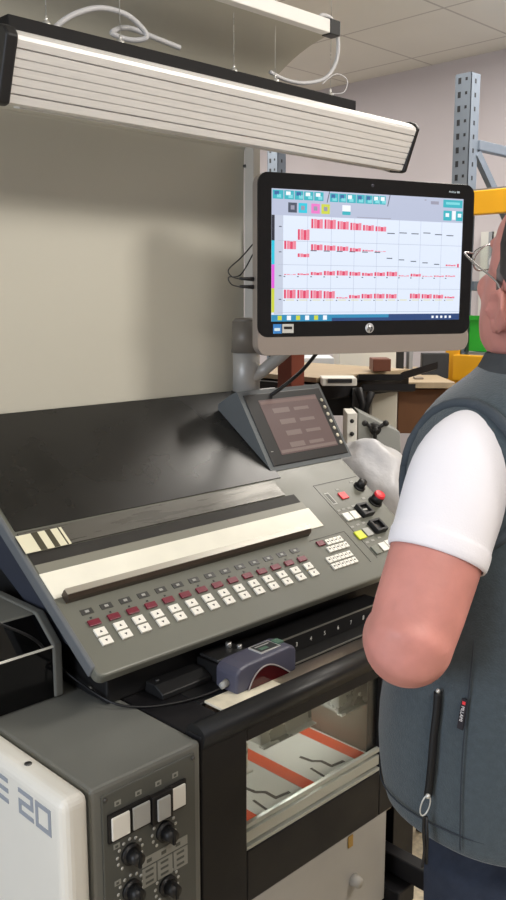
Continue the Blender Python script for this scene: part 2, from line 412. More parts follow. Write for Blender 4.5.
# a grey raised cover behind the black box
single(MB().prism([(0, 1.608, .852), (0, 1.608, .99), (0, 1.75, 1.0), (0, 1.75, .852)], (.15, 0, 0), (.80, 0, 0)), 'machine_cover', cab_grey, 'low grey sheet metal cover behind the glossy black box', 'cover', bevel=.006)

# ================================================================== CONTROL DESK
P0 = Vector((.798, 1.173, .95)); TH = math.radians(35)
SU, SV, SN = Vector((1, 0, 0)), Vector((0, math.cos(TH), math.sin(TH))), Vector((0, -math.sin(TH), math.cos(TH)))
def S(u, v, h=0.): return P0+SU*u+SV*v+SN*h
desk = thing('control_desk', 'sloping grey press control desk with rows of white keys and a black sheet bed', 'control desk', (1.3, 1.45, DECK))
UW, VL = 1.0, .675
oc = [(0, VL)]+[(.014-.014*math.cos(a), .014-.014*math.sin(a)) for a in [math.pi/2*k/6 for k in range(7)]]+[(UW-.014+.014*math.sin(a), .014-.014*math.cos(a)) for a in [math.pi/2*k/6 for k in range(7)]]+[(UW, VL)]
mb = MB(); mb.prism([S(u, v, 0) for u, v in oc], SN*-.024, SN*0)
slab = mb.build('desk_top', console_grey, desk, bevel=.005, seg=3)
mb = MB(); mb.prism([S(.042, .04, -.0245), S(.042, VL-.005, -.0245), S(.042, VL-.005, -.20), S(.042, .20, -.13), S(.042, .04, -.05)], (0, 0, 0), (UW-.06, 0, 0))
mb.build('side_housing', blue_grey, desk, bevel=.004)
mb = MB(); mb.prism([(0, 1.25, .851), (0, 1.25, .90), (0, 1.30, .985), (0, 1.69, 1.10), (0, 1.69, .851)], (.865, 0, 0), (1.76, 0, 0)); mb.build('base', black_matt, desk, bevel=.004)
for y, z, r in ((1.30, .868, .004), (1.33, .93, .005)): MB().cyl((.865, y, z), (.861, y, z), r, 10).build('screw', steel, desk)
# blue grey rounded left and right edges
mb = MB(); mb.prism([S(-.004, .020, -.024), S(-.004, .020, -.004), S(-.004, .024, .001), S(-.004, VL, .001), S(-.004, VL, -.024)], (0, 0, 0), (.010, 0, 0)); mb.build('edge_strip', mat('blue grey edge', (100, 104, 108), .45), desk, bevel=.003, seg=3)
# bed: black sheet, dark strip, grey strip, white magnetic strip
def sbox(m, u0, u1, v0, v1, h0, h1):
    c = S((u0+u1)/2, (v0+v1)/2, (h0+h1)/2); m.obox(c, SU*((u1-u0)/2), SV*((v1-v0)/2), SN*((h1-h0)/2)); return m
sbox(MB(), .012, UW-.26, .345, VL-.006, .0005, .0025).build('black_sheet', black_sheet, desk)
sbox(MB(), UW-.262, UW-.01, .40, VL-.006, .0005, .0025).build('black_sheet', black_sheet, desk)
sbox(MB(), .012, .705, .288, .338, .0005, .004).build('bed_strip', mat('bed strip grey', (96, 94, 88), .3, metal=.3, rvar=.1, scale=20, stretch=(.4, 4, 4)), desk)
sbox(MB(), .008, .735, .259, .286, .0005, .0015).build('magnet_band', mat('dark magnet band', (34, 32, 29), .6, var=.2, scale=12), desk)
pap = mat('cream white strip', (238, 236, 222), .45, var=.04, scale=14)
sbox(MB(), .006, .742, .176, .236, .0005, .0022).build('white_strip', pap, desk)
sbox(MB(), .008, .740, .2365, .2585, .0005, .0012).build('grey_strip', mat('grey strip edge', (128, 127, 116), .4), desk)  # narrow grey strip between the dark band and the white strip
mb = MB(); mb.mi = 0; sbox(mb, .004, .103, .286, .331, .004, .005)
mb.mi = 1; sbox(mb, .036, .050, .286, .331, .005, .0054); sbox(mb, .066, .078, .286, .331, .005, .0054); sbox(mb, .094, .097, .286, .331, .005, .0054)
ct = mb.build('test_strip', [mat('cream test strip', (226, 222, 196), .5), mat('dark olive bars', (66, 62, 46), .5)], desk)
# sheet stop rail
mb = MB(); mb.prism([S(.022, .160, .0), S(.022, .160, .012), S(.022, .166, .020), S(.022, .176, .020), S(.022, .180, .016), S(.022, .180, 0)], (0, 0, 0), (.655, 0, 0))
mb.build('stop_rail', mat('brown anodised rail', (84, 74, 66), .28, metal=.6), desk, bevel=.001)
sbox(MB(), .022, .677, .1655, .1785, .0195, .0212).build('rail_top', mat('rail top', (186, 182, 172), .3, metal=.7), desk)
# 14 ink-key columns: lamp, maroon key, two white keys
NK = 14
def kc(k): return .050+k*.0425
def keyset(uc, first):
    pass
protos = {}
for k in range(NK):
    u = kc(k)
    if k == 0:
        mb = MB(); mb.mi = 0; sbox(mb, u-.0125, u+.0125, .1265, .1385, .0003, .0012); mb.mi = 1; sbox(mb, u-.004, u+.004, .130, .135, .0012, .002)
        protos['indicator_lamp'] = mb.build('indicator_lamp', [mat('dark window', (62, 62, 60), .3), mat('pale led', (160, 160, 156), .3)], desk)
        mb = MB(); sbox(mb, u-.0125, u+.0125, .099, .112, .0005, .004); protos['display_key'] = mb.build('display_key', maroon, desk, bevel=.0008)
        for nm, v in (('a', .083), ('b', .063)):
            mb = MB(); mb.mi = 0; sbox(mb, u-.0115, u+.0115, v-.0082, v+.0082, .0005, .0045)
            mb.mi = 1
            if nm == 'a': mb.prism([S(u-.003, v-.002, .0047), S(u+.003, v-.002, .0047), S(u, v+.003, .0047)], SN*-.0003, SN*.0001)
            else: mb.prism([S(u-.003, v+.002, .0047), S(u+.003, v+.002, .0047), S(u, v-.003, .0047)], SN*-.0003, SN*.0001)
            protos[nm] = mb.build('ink_key', [white_key, dark_mark], desk, bevel=.0006)
        mb = MB(); sbox(mb, u-.002, u+.002, .116, .1195, .0003, .0008); protos['d'] = mb.build('key_number', dark_mark, desk)
    else:
        for p in list(protos.values()): ccopy(p, (.0425*k, 0, 0))
# right keypad
sbox(MB(), .678, .700, .124, .138, .0005, .004).build('display_key', maroon, desk, bevel=.0008)
kp = None
pad = []
for (u0, v, n) in ((.712, .128, 4), (.700, .108, 5), (.685, .082, 6), (.684, .062, 6)):
    for k in range(n):
        u = u0+k*.0145-(.012 if n > 5 else 0)
        if kp is None:
            mb = MB(); mb.mi = 0; sbox(mb, u-.0063, u+.0063, v-.0078, v+.0078, .0005, .004); mb.mi = 1; sbox(mb, u-.0028, u+.0028, v-.001, v+.0022, .004, .0042)
            kp = mb.build('keypad_key', [white_key, dark_mark], desk, bevel=.0006); k0 = (u, v)
        else: ccopy(kp, SU*(u-k0[0])+SV*(v-k0[1]))
mb = MB()
for a, b_, c, d in ((.665, .790, .1455, .1463), (.789, .7898, .045, .1463)): sbox(mb, a, b_, c, d, .0002, .0007)
for a, b_, c, d in ((.818, .990, .298, .2990), (.818, .8188, .050, .299)): sbox(mb, a, b_, c, d, .0002, .0007)
mb.build('panel_outline', dark_mark, desk)
# right block
mb = MB(); mb.mi = 0; sbox(mb, .829, .846, .228, .268, .0003, .0008); mb.mi = 1; sbox(mb, .832, .843, .231, .265, .0008, .001)
mb.build('card_window', [mat('window outline', (170, 170, 164), .4), panel_grey], desk)
sbox(MB(), .872, .898, .236, .258, .0005, .004).build('red_button', red_key, desk, bevel=.001)
mb = MB(); a = S(.965, .262); mb.cyl(a, a+SN*.005, .016, 20); mb.cyl(a+SN*.005, a+SN*.024, .0125, 20, .011); mb.build('selector_knob', black_matt, desk)
mb = MB(); a = S(.972, .205); mb.cyl(a, a+SN*.004, .019, 20); mb.cyl(a+SN*.004, a+SN*.024, .0155, 20); mb.build('stop_knob_body', black_matt, desk)
mb = MB(); mb.cyl(a+SN*.024, a+SN*.031, .0155, 20, .0135); mb.build('stop_knob_cap', red_key, desk, bevel=.001)
def rbutton(u, v, m, wd=.024, nm='push_button'):
    sbox(MB(), u-wd/2, u+wd/2, v-.0125, v+.0125, .0005, .0045).build(nm, m, desk, bevel=.001)
def rhood(u, v):
    mb = MB(); mb.mi = 0
    sbox(mb, u-.020, u+.020, v-.019, v-.012, 0, .014); sbox(mb, u-.020, u+.020, v+.012, v+.019, 0, .014)
    sbox(mb, u-.020, u-.013, v-.013, v+.013, 0, .014); sbox(mb, u+.013, u+.020, v-.013, v+.013, 0, .014); sbox(mb, u-.013, u+.013, v-.012, v+.012, 0, .006)
    mb.build('guarded_button', black_matt, desk, bevel=.001)
rbutton(.838, .182, white_key); rbutton(.866, .182, white_key); rhood(.905, .186)
sbox(MB(), .895, .915, .184, .189, .006, .008).build('button_lamp', grey_key, desk)
rbutton(.826, .122, yellow_key, .028); rbutton(.858, .124, grey_key); rhood(.900, .130)
rbutton(.836, .070, mat('olive grey button', (120, 122, 112), .4)); rbutton(.866, .072, white_key); rbutton(.893, .074, white_key)
mb = MB()
for u, v in ((.830, .207), (.848, .208), (.868, .207), (.888, .21), (.826, .151), (.85, .153), (.872, .154), (.83, .098), (.852, .099), (.88, .101), (.885, .27), (.955, .285), (.945, .225)):
    sbox(mb, u-.006, u+.006, v-.003, v+.003, .0002, .0008)
mb.build('legend', mat('pale legend', (150, 150, 144), .5), desk)
# ------------------------------------------------------------------ touch terminal on the desk
tm = thing('operator_terminal', 'dark grey wedge shaped display terminal with a brownish screen on the desk, under the monitor', 'display', S(.88, .45, .003))
f0, f1 = Vector((0, 1.473, 1.162)), Vector((0, 1.596, 1.351))
fd = (f1-f0).normalized(); fn = Vector((0, -fd.z, fd.y))
def T(x, t, h=0): return Vector((x, 0, 0))+f0+fd*t+fn*h
bk0 = S(0, .394+.01, .004); bk0.x = 0
TX0, TX1 = 1.523, 1.838
FL = (f1-f0).length
backp = [T(0, 0, 0), T(0, FL, 0), T(0, FL+.004, -.02), Vector((0, 1.665, 1.315)), Vector((0, 1.665, S(0, 0, .004).z+(1.665-P0.y)*math.tan(TH)+.002)), Vector((0, 1.478, S(0, 0, .004).z+(1.478-P0.y)*math.tan(TH)+.002))]
mb = MB(); mb.prism(backp, (TX0, 0, 0), (TX1, 0, 0)); body = mb.build('terminal_case', mat('terminal case', (92, 97, 100), .42, var=.04), tm, bevel=.008, seg=3)
def tbox(m, x0, x1, t0, t1, h0, h1):
    c = T((x0+x1)/2, (t0+t1)/2, (h0+h1)/2); m.obox(c, ((x1-x0)/2, 0, 0), fd*((t1-t0)/2), fn*((h1-h0)/2)); return m
tbox(MB(), TX0+.014, TX1-.010, .012, FL-.012, -.001, .003).build('terminal_bezel', black_matt, tm, bevel=.002)
tbox(MB(), 1.580, 1.800, .038, FL-.032, .003, .0036).build('terminal_screen', emat('terminal screen glow', (112, 88, 84), .8), tm)
mb = MB(); mb.mi = 0
for k, (a, b_) in enumerate(((.16, .44), (.2, .46), (.22, .48), (.2, .45))):
    t = FL-.065-k*.033; w_ = .22
    tbox(mb, 1.58+a*w_, 1.58+b_*w_, t-.008, t+.006, .0036, .0040); tbox(mb, 1.58+(b_+.08)*w_, 1.58+(b_+.34)*w_, t-.006, t+.003, .0036, .0040)
tbox(mb, 1.583, 1.797, .042, .050, .0036, .004)
mb.mi = 1
tbox(mb, 1.583, 1.797, FL-.045, FL-.036, .0036, .004)
mb.build('screen_fields', [emat('screen field', (142, 122, 114), .8), emat('screen header', (132, 106, 98), .8)], tm)
mb = MB()
for k in range(7): a = T(1.815, .045+k*.0215, .003); mb.cyl(a, a+fn*.002, .0052, 14)
mb.build('function_key', mat('cream round key', (206, 200, 180), .4), tm)
mb = MB(); tbox(mb, 1.548, 1.556, .05, .052, .003, .0035); mb.build('terminal_led', mat('pale led', (160, 160, 156), .3), tm)

# ================================================================== COMPUTER MONITOR
A0 = Vector((1.459, 1.459, 0)); az = math.radians(-20.2)
HX = Vector((math.cos(az), math.sin(az), 0)); HN = Vector((HX.y, -HX.x, 0)); ZU = Vector((0, 0, 1))
# HN faces the camera
if HN.dot(CAM-A0) < 0: HN = -HN
def Mo(x, z, h=0.): return A0+HX*x+ZU*z+HN*h
mon = thing('computer_monitor', 'black and silver all-in-one computer screen showing red bar charts', 'computer monitor', Mo(.3, 1.45, -.03))
def rrect(x0, x1, z0, z1, r, n=6):
    out = []
    for cx, cz, a0 in ((x1-r, z1-r, 0), (x0+r, z1-r, 90), (x0+r, z0+r, 180), (x1-r, z0+r, 270)):
        for k in range(n+1):
            a = math.radians(a0+90*k/n); out.append((cx+r*math.cos(a), cz+r*math.sin(a)))
    return out
mz0, mz1, mw = 1.450, 1.868, .610
mb = MB(); mb.prism([Mo(x, z) for x, z in rrect(0, mw, mz0, mz1, .028)], HN*-.028, HN*-.0005); mb.build('rear_shell', mat('silver shell', (150, 142, 136), .4, metal=.3), mon, bevel=.003)
mb = MB(); mb.prism([Mo(x, z) for x, z in rrect(.06, mw-.06, mz0+.05, mz1-.05, .05)], HN*-.062, HN*-.028); mb.build('rear_bulge', black_matt, mon, bevel=.012, seg=3)
# black bezel
sx0, sx1, sz0, sz1 = .035, .575, 1.530, 1.832
outer = rrect(0.0, mw, 1.4935, mz1, .026)
mb = MB()
Z0 = 1.4935
mb.prism([Mo(x, z) for x, z in outer], HN*-.0004, HN*.0035)
mb.build('bezel', mat('glossy black bezel', (18, 18, 19), .16), mon, bevel=.001)
mb = MB(); mb.prism([Mo(x, z) for x, z in rrect(.001, mw-.001, mz0+.001, Z0+.02, .026)], HN*-.0004, HN*.0026)
mb.build('chin', mat('champagne grey chin', (146, 136, 128), .4, metal=.25), mon)
# screen
SW, SH = sx1-sx0, sz1-sz0
def q(m, x0, y0, x1, y1, h, lean=0.):
    a = Mo(sx0+x0*SW, sz1-y1*SH, h); b_ = Mo(sx0+x1*SW, sz1-y1*SH, h); c = Mo(sx0+x1*SW+lean*SW, sz1-y0*SH, h); d = Mo(sx0+x0*SW+lean*SW, sz1-y0*SH, h)
    vs = [a, b_, c, d]
    m.prism(vs, HN*-.00008, HN*.00004)
E_ = 1.0
scr = MB(); q(scr, 0, 0, 1, 1, .0038); screen = scr.build('screen', emat('screen white blue', (226, 236, 252), E_), mon)
ui = MB()
names = [('header lavender', (184, 192, 216)), ('teal', (36, 178, 192)), ('white ui', (244, 248, 255)), ('dark slate', (62, 72, 92)), ('cyan', (20, 200, 224)), ('pink', (238, 120, 200)), ('lime yellow', (206, 214, 60)), ('rose bar', (226, 66, 104)), ('grid line', (176, 186, 206)), ('task bar', (40, 140, 184)), ('task bar dark', (32, 66, 120)), ('pale gutter', (196, 204, 222)), ('black tab', (16, 22, 44)), ('magenta tab', (230, 90, 220)), ('deep blue', (30, 96, 158)), ('light rose', (240, 134, 156)), ('teal light', (120, 214, 222)), ('yellow tick', (226, 216, 120)), ('lilac mark', (150, 150, 170))]
ML = [emat('ui '+n, c, E_) for n, c in names]
IX = {n: i for i, (n, c) in enumerate(names)}
def U(n, x0, y0, x1, y1, h=.0042, lean=0.): ui.mi = IX[n]; q(ui, x0, y0, x1, y1, h, lean)
U('header lavender', 0, 0, 1, .195)
x = .004
icons = [.055, .05, .045, .05, .05]
rnd = random.Random(3)
for wd in icons: U('teal', x, .01, x+wd-.004, .075, .0045); U('white ui' if rnd.random() > .4 else 'deep blue', x+.008, .018, x+.03, .045, .0047); U('teal light', x+.02, .04, x+.04, .066, .0047); x += wd
U('dark slate', x+.012, .0, x+.016, .085, .0046, lean=.012); x += .028
for wd in (.045, .04, .05, .045, .04, .035, .035): U('teal', x, .012, x+wd-.003, .078, .0045); U('white ui' if rnd.random() > .35 else 'deep blue', x+.006, .02, x+.026, .05, .0047); U('teal light', x+.012, .045, x+.034, .07, .0047); x += wd
U('dark slate', x+.006, .0, x+.010, .09, .0046, lean=.012)
for n, a in (('dark slate', .078), ('cyan', .128), ('pink', .190), ('lime yellow', .240), ('white ui', .345)):
    U(n, a, .098, a+.042, .172, .0045)
    if n != 'white ui': U('lilac mark', a+.012, .118, a+.03, .15, .0047)
U('teal', .345, .145, .387, .172, .0047)
U('teal', .885, .012, .995, .075, .0045); U('teal light', .90, .03, .98, .05, .0047)
U('teal', .888, .10, .935, .18, .0045); U('white ui', .938, .10, .958, .17, .0045); U('teal', .960, .10, .998, .18, .0045); U('white ui', .90, .12, .92, .15, .0047); U('white ui', .97, .12, .99, .15, .0047)
U('lilac mark', .815, .03, .86, .055, .0045)
U('lilac mark', .42, .183, .60, .188, .0045); U('lilac mark', .78, .02, .79, .028, .0045)
rows = [.195, .385, .565, .745, .930]
U('pale gutter', .012, .195, .055, .945, .0041)
for i, n in enumerate(('black tab', 'cyan', 'magenta tab', 'lime yellow')): U(n, 0, rows[i], .014, rows[i+1], .0044)
for yv in rows[1:]: U('grid line', .03, yv-.0015, 1, yv+.0015, .0043)
for k in range(1, 9): U('grid line', .055+k*.118, .195, .0565+k*.118, .935, .0043)
def bars(col, y0, y1, n=3, wd=.062):
    if col == 14: n = 0
    xs = .058+col*.0655
    U('rose bar', xs+.002, y0, xs+.012, y1, .0046)
    for j in range(n):
        U('rose bar' if j % 2 else 'light rose', xs+.015+j*.015, y0+(.004 if j % 2 else 0), xs+.0290+j*.015, y1, .0046)
def dash(col, y, wd=.05): U('dark slate', .058+col*.0655, y-.004, .058+col*.0655+wd, y+.003, .0045)
r1 = {1: (.295, .375), 2: (.213, .284), 3: (.213, .284), 4: (.222, .284), 5: (.23, .286), 6: (.243, .287), 7: (.25, .288)}
r2 = {0: (.385, .447), 2: (.405, .450), 3: (.410, .450), 4: (.415, .450), 5: (.425, .452), 6: (.437, .448), 7: (.443, .449), 13: (.540, .552), 14: (.532, .562)}
r3 = {0: (.636, .642), 1: (.63, .642), 2: (.618, .642), 3: (.608, .642), 4: (.604, .642), 5: (.612, .642), 6: (.618, .642), 7: (.612, .642), 8: (.606, .642), 9: (.634, .642), 10: (.62, .642), 12: (.632, .642), 13: (.63, .64), 11: (.636, .642)}
r4 = {0: (.755, .822), 1: (.757, .822), 2: (.76, .822), 3: (.765, .822), 4: (.812, .822), 5: (.795, .822), 6: (.786, .822), 7: (.784, .822), 8: (.786, .822), 10: (.782, .822), 11: (.786, .822), 12: (.79, .822), 13: (.805, .820)}
for r in (r1, r2, r3, r4):
    for c, (a, b_) in r.items(): bars(c, a, b_)
bars(1, .478, .505)
for c in range(8, 14): dash(c, .293+rnd.uniform(-.008, .012), .04)
for c in range(2, 13): dash(c, (.455 if c < 8 else .50+.01*(c-8)), .03)
for c in range(14): dash(c, .655, .008); U('yellow tick', .07+c*.0655, .832, .11+c*.0655, .837, .0045); dash(c, .838, .006)
for i in range(4): dash(-.35, rows[i]+.085, .012)
U('task bar', 0, .948, 1, 1, .0044); U('task bar dark', .30, .948, 1, 1, .0045)
U('task bar', .25, .948, .6, .975, .0046)
for k in range(6): U('white ui' if k % 2 else 'lime yellow', .03+k*.045, .955, .05+k*.045, .990, .0047)
for k in range(5): U('white ui', .84+k*.025, .965, .852+k*.025, .985, .0047)
ui.build('user_interface', ML, screen)
# logo, stickers, webcam, small print
mb = MB(); mb.smooth = False; a = Mo(.305, 1.5115, .0034); mb.cyl(a, a+HN*.0006, .0122, 28); lg_ = mb.build('round_logo', mat('silver logo', (205, 205, 208), .3, metal=.4), mon)
mb = MB()
dk = mat('logo dark', (24, 24, 26), .4)
def slash(x0, z0, x1, z1, t=.0011):
    A = Mo(.305+x0, 1.5115+z0, .0042); B = Mo(.305+x1, 1.5115+z1, .0042); d = (B-A)/2; n = d.cross(HN).normalized()*t; mb.obox((A+B)/2, d, n, HN*.0001)
slash(-.0058, -.006, -.0022, .0098); slash(-.0035, .0020, -.0004, .0020); slash(-.0004, .002, -.0022, -.006)
slash(.0018, -.0098, .0045, .0025); slash(.0042, .002, .0075, .002); slash(.0078, .002, .0062, -.0055); slash(.0030, -.0055, .0062, -.0055)
mb.build('logo_letters', dk, lg_)
mb = MB(); mb.mi = 0
a = lambda x0, z0, x1, z1, h: mb.prism([Mo(x0, z0, h), Mo(x1, z0, h), Mo(x1, z1, h), Mo(x0, z1, h)], HN*-.0001, HN*.0002)
a(.040, 1.502, .062, 1.524, .0037); mb.mi = 1; a(.064, 1.503, .094, 1.524, .0037); mb.mi = 2; a(.068, 1.512, .090, 1.518, .0040); mb.mi = 3; a(.043, 1.508, .058, 1.515, .0040)
mb.build('sticker', [mat('blue sticker', (60, 130, 200), .3), mat('silver sticker', (190, 190, 186), .3), dk, mat('pale print', (210, 230, 240), .4)], mon)
mb = MB(); p = Mo(.305, 1.852, .0034); mb.cyl(p, p+HN*.0005, .004, 16); mb.build('webcam', mat('lens', (60, 60, 70), .1), mon)
text('ProOne 400', .0065, Mo(.530, 1.846, .0037), HX, ZU, mat('pale print', (210, 230, 240), .4), mon, 'small_print', .0001)
# power/usb plugs on the left side
for k, z in enumerate((1.610, 1.628)):
    mb = MB(); mb.cyl(Mo(.002, z, -.02), Mo(-.035, z+.001, -.02), .0055, 10, .003)
    pts = smoothpath([Mo(-.035, z, -.02), Mo(-.055, z+.006, -.022), Mo(-.058, z+.022, -.03), Mo(-.02, z+.05 if k else z+.03, -.045), Mo(.02, z+.09, -.05)])
    mb.tube(pts, .0016, 6)
    mb.build('side_plug', cable_black, mon)

# monitor arm
arm = thing('monitor_arm', 'grey articulated monitor arm bracket behind the lower left corner of the monitor', 'monitor arm', (1.66, 1.70, 1.31))
grey_cast = mat('cast grey plastic', (168, 166, 162), .4, metal=.2, var=.1)
c0 = Vector((1.60, 1.64, 0))
mb = MB(); mb.cyl(c0+ZU*1.315, c0+ZU*1.475, .036, 28, .034); mb.cyl(c0+ZU*1.475, c0+ZU*1.495, .034, 28, .029); mb.build('post', grey_cast, arm)
mb = MB(); mb.cyl(c0+ZU*1.445, c0+ZU*1.525, .0385, 28, .036); mb.cyl(c0+ZU*1.525, c0+ZU*1.535, .036, 28, .028); mb.build('sleeve', mat('taupe sleeve', (112, 106, 98), .4), arm)
mb = MB(); mb.cyl(c0+ZU*1.30, c0+ZU*1.345, .040, 28); mb.build('foot_clamp', black_matt, arm)
j = Mo(.14, 1.56, -.085)
mb = MB(); mb.tube(smoothpath([c0+ZU*1.38+Vector((0, -.02, 0)), c0+Vector((.03, -.05, 1.41)), Vector((j.x, j.y, 1.48)), j]), .016, 14); mb.build('swing_arm', grey_cast, arm)
mb = MB(); mb.obox(Mo(.14, 1.56, -.073), HX*.05, ZU*.05, HN*.009); mb.build('mounting_plate', dark_steel, arm, bevel=.004)
mb = MB(); mb.tube(smoothpath([c0+Vector((.03, -.05, 1.33)), c0+Vector((.06, -.08, 1.36)), c0+Vector((.11, -.10, 1.40)), c0+Vector((.15, -.12, 1.45))]), .005, 10); mb.build('cable_sleeve', cable_black, arm)

# ================================================================== VIEWING CANOPY AND LAMP
can = thing('viewing_canopy', 'tall warm grey back board curving forward into a canopy above the control desk', 'back board', (1.0, 1.74, 1.30))
prof = [(1.735, 1.335), (1.735, 1.90), (1.728, 1.98), (1.705, 2.04), (1.665, 2.095), (1.615, 2.135), (1.56, 2.165), (1.50, 2.187), (1.44, 2.20)]
pts = smoothpath([(0, y, z) for y, z in prof], 5)
back = [p+Vector((0, .018, .012)) for p in pts]
mb = MB(); mb.prism([p for p in pts]+[p for p in back[::-1]], (-.35, 0, 0), (1.685, 0, 0), smooth=False)
o = mb.build('board', board_paint, can)
MB().box((-.35, 1.415, 2.192), (1.655, 1.44, 2.222)).build('front_rail', white_lamp, can, bevel=.002)
MB().box((1.655, 1.413, 2.190), (1.69, 1.442, 2.224)).build('rail_end_cap', black_matt, can, bevel=.002)
mb = MB(); mb.box((1.686, 1.70, .86), (1.712, 1.735, 2.0)); mb.build('edge_post', mat('post off white', (196, 192, 184), .5), can, bevel=.002)
mb = MB(); mb.cyl((1.685, 1.7345, 1.93), (1.685, 1.728, 1.93), .004, 10); mb.build('screw', dark_steel, can)
# desk-side support for the board
MB().box((-.3, 1.757, 0), (1.685, 1.79, 1.36)).build('support_panel', cab_grey, can)

lamp = thing('strip_lamp', 'long ribbed aluminium strip lamp hanging over the control desk', 'lamp', (1.35, 1.42, 1.9))
LX0, LX1 = .800, 1.918
def lampprof():
    A = Vector((0, 1.352, 2.000)); B = Vector((0, 1.392, 1.908)); d = (B-A); n = Vector((0, -d.z, d.y)).normalized()
    if n.y > 0: n = -n
    P = [Vector((0, 1.50, 2.024)), Vector((0, 1.40, 2.024)), Vector((0, 1.375, 2.021)), Vector((0, 1.362, 2.015)), Vector((0, 1.353, 2.007)), A]
    for f, dep, g in ((.12, .007, .022), (.28, .003, .016), (.42, .003, .016), (.56, .003, .016), (.70, .003, .016), (.84, .007, .026)):
        P += [A+d*f, A+d*(f+.004)-n*dep, A+d*(f+g)-n*dep, A+d*(f+g+.004)]
    P += [B, Vector((0, 1.40, 1.906)), Vector((0, 1.43, 1.912)), Vector((0, 1.52, 1.945)), Vector((0, 1.53, 2.01))]
    return P
mb = MB(); mb.prism(lampprof(), (LX0, 0, 0), (LX1, 0, 0)); mb.build('lamp_body', alu, lamp)
cap = [(1.505, 2.028), (1.40, 2.028), (1.372, 2.025), (1.358, 2.019), (1.348, 2.006), (1.386, 1.904), (1.397, 1.902), (1.432, 1.907), (1.527, 1.940), (1.535, 2.016)]
for xa, xb in ((LX0-.022, LX0), (LX1, LX1+.013)):
    mb = MB(); mb.prism([(0, y, z) for y, z in cap], (xa, 0, 0), (xb, 0, 0)); mb.build('end_cap', black_matt, lamp, bevel=.004)
MB().prism([(0, 1.408, 1.9045), (0, 1.428, 1.9085), (0, 1.428, 1.912), (0, 1.408, 1.910)], (LX0+.03, 0, 0), (LX1-.03, 0, 0)).build('diffuser', mat('frosted diffuser', (220, 220, 216), .5), lamp)
MB().box((.838, 1.447, 2.026), (1.795, 1.50, 2.068)).build('mounting_bar', mat('bar black', (20, 19, 20), .6, spec=.2), lamp, bevel=.002)
WL = {.93: 'leftmost thin steel wire above the strip lamp, beside the start of the thick cable loop', 1.095: 'thin steel wire crossing the thick cable loop above the strip lamp', 1.40: 'thin steel wire right of the thick cable loop above the strip lamp', 1.53: 'thin steel wire ending where the canopy cable meets the strip lamp bar', 1.725: 'rightmost thin steel wire, at the small wire loop on the lamp bar end'}
for x in (.93, 1.095, 1.40, 1.53, 1.725):
    mb = MB(); mb.cyl((x, 1.472, 2.068), (x, 1.472, 2.078), .008, 12); mb.cyl((x, 1.472, 2.078), (x, 1.472, 2.088), .003, 8, .002); mb.build('wire_anchor', steel, lamp)
    mb = MB(); mb.cyl((x, 1.472, 2.087), (x, 1.472, CEIL), .0008, 6)
    single(mb, 'suspension_wire', steel, WL[x], 'wire', 'wires holding the strip lamp')
def cable(name, pts, r, m, label):
    return single(MB().tube(smoothpath(pts), r, 8), name, m, label, 'cable')
Yc = 1.485
cable('lamp_cable', [hit(50, 40, 1, Yc), hit(56, 27, 1, Yc), hit(75, 14, 1, Yc), hit(100, 8, 1, Yc), hit(125, 14, 1, Yc), hit(142, 28, 1, Yc), hit(146, 38, 1, Yc), hit(130, 40, 1, 1.50), hit(112, 33, 1, 1.51), hit(128, 28, 1, 1.52), hit(160, 40, 1, 1.5), hit(180, 48, 1, 1.49)], .0055, cable_grey, 'thick pale grey cable looped on the left part of the strip lamp')
cable('rail_cable', [hit(318, 20, 1, 1.43), hit(322, 15, 1, 1.425), hit(332, 20, 1, 1.43), hit(338, 40, 1, 1.44), hit(336, 62, 1, 1.45), hit(325, 78, 1, 1.46), hit(305, 83, 1, 1.47), hit(286, 80, 1, 1.48), hit(270, 72, 1, 1.48)], .0045, cable_grey, 'pale grey cable running from the canopy rail end down to the strip lamp')
cable('thin_wire_loop', [hit(322, 84, 1, 1.455), hit(336, 74, 1, 1.45), hit(347, 80, 1, 1.45), hit(344, 92, 1, 1.45), hit(332, 94, 1, 1.46)], .0012, cable_grey, 'small loop of thin wire at the right end of the strip lamp bar')

# ================================================================== THINGS ON THE DECK
sc = thing('scanning_densitometer', 'dark blue grey handheld measuring device with a curved clear guard, on the press deck', 'measuring device', (1.15, 1.15, .852))
prof = [(1.072, .853), (1.072, .893), (1.082, .903), (1.10, .9065), (1.16, .908), (1.215, .910), (1.232, .905), (1.236, .895), (1.236, .853)]
mb = MB(); mb.prism([(x, 0, z) for x, z in prof], (0, 1.108, 0), (0, 1.168, 0)); mb.build('case', mat('slate blue plastic', (84, 84, 100), .38, var=.05), sc, bevel=.006, seg=3)
arc = [(1.10+.115*k/12, .856+.036*math.sin(math.pi*(k/12)**.75)) for k in range(13)]
mb = MB(); mb.prism([(x, 0, z) for x, z in arc], (0, 1.1055, 0), (0, 1.1085, 0)); mb.build('clear_guard', mat('dark maroon window', (70, 24, 26), .12), sc)
mb = MB(); mb.tube([Vector((x, 1.105, z)) for x, z in arc], .0016, 6); mb.build('guard_rim', mat('pale rim', (168, 160, 158), .2), sc)
mb = MB(); mb.mi = 0; mb.box((1.15, 1.122, .9075), (1.205, 1.158, .9105)); mb.mi = 1; mb.box((1.153, 1.125, .9105), (1.202, 1.155, .911)); mb.mi = 2; mb.box((1.160, 1.130, .911), (1.180, 1.140, .9115)); mb.mi = 0; mb.box((1.158, 1.146, .911), (1.196, 1.149, .9113)); mb.mi = 2; mb.box((1.205, 1.13, .909), (1.222, 1.150, .913))
mb.build('label_plate', [mat('silver outline', (190, 190, 188), .3), mat('label dark', (54, 56, 58), .4), mat('green grey', (90, 120, 104), .4)], sc)
mb = MB(); mb.cyl((1.072, 1.135, .872), (1.056, 1.135, .868), .0075, 14, .006); mb.build('cable_plug', mat('grey plug', (170, 170, 166), .4), sc)
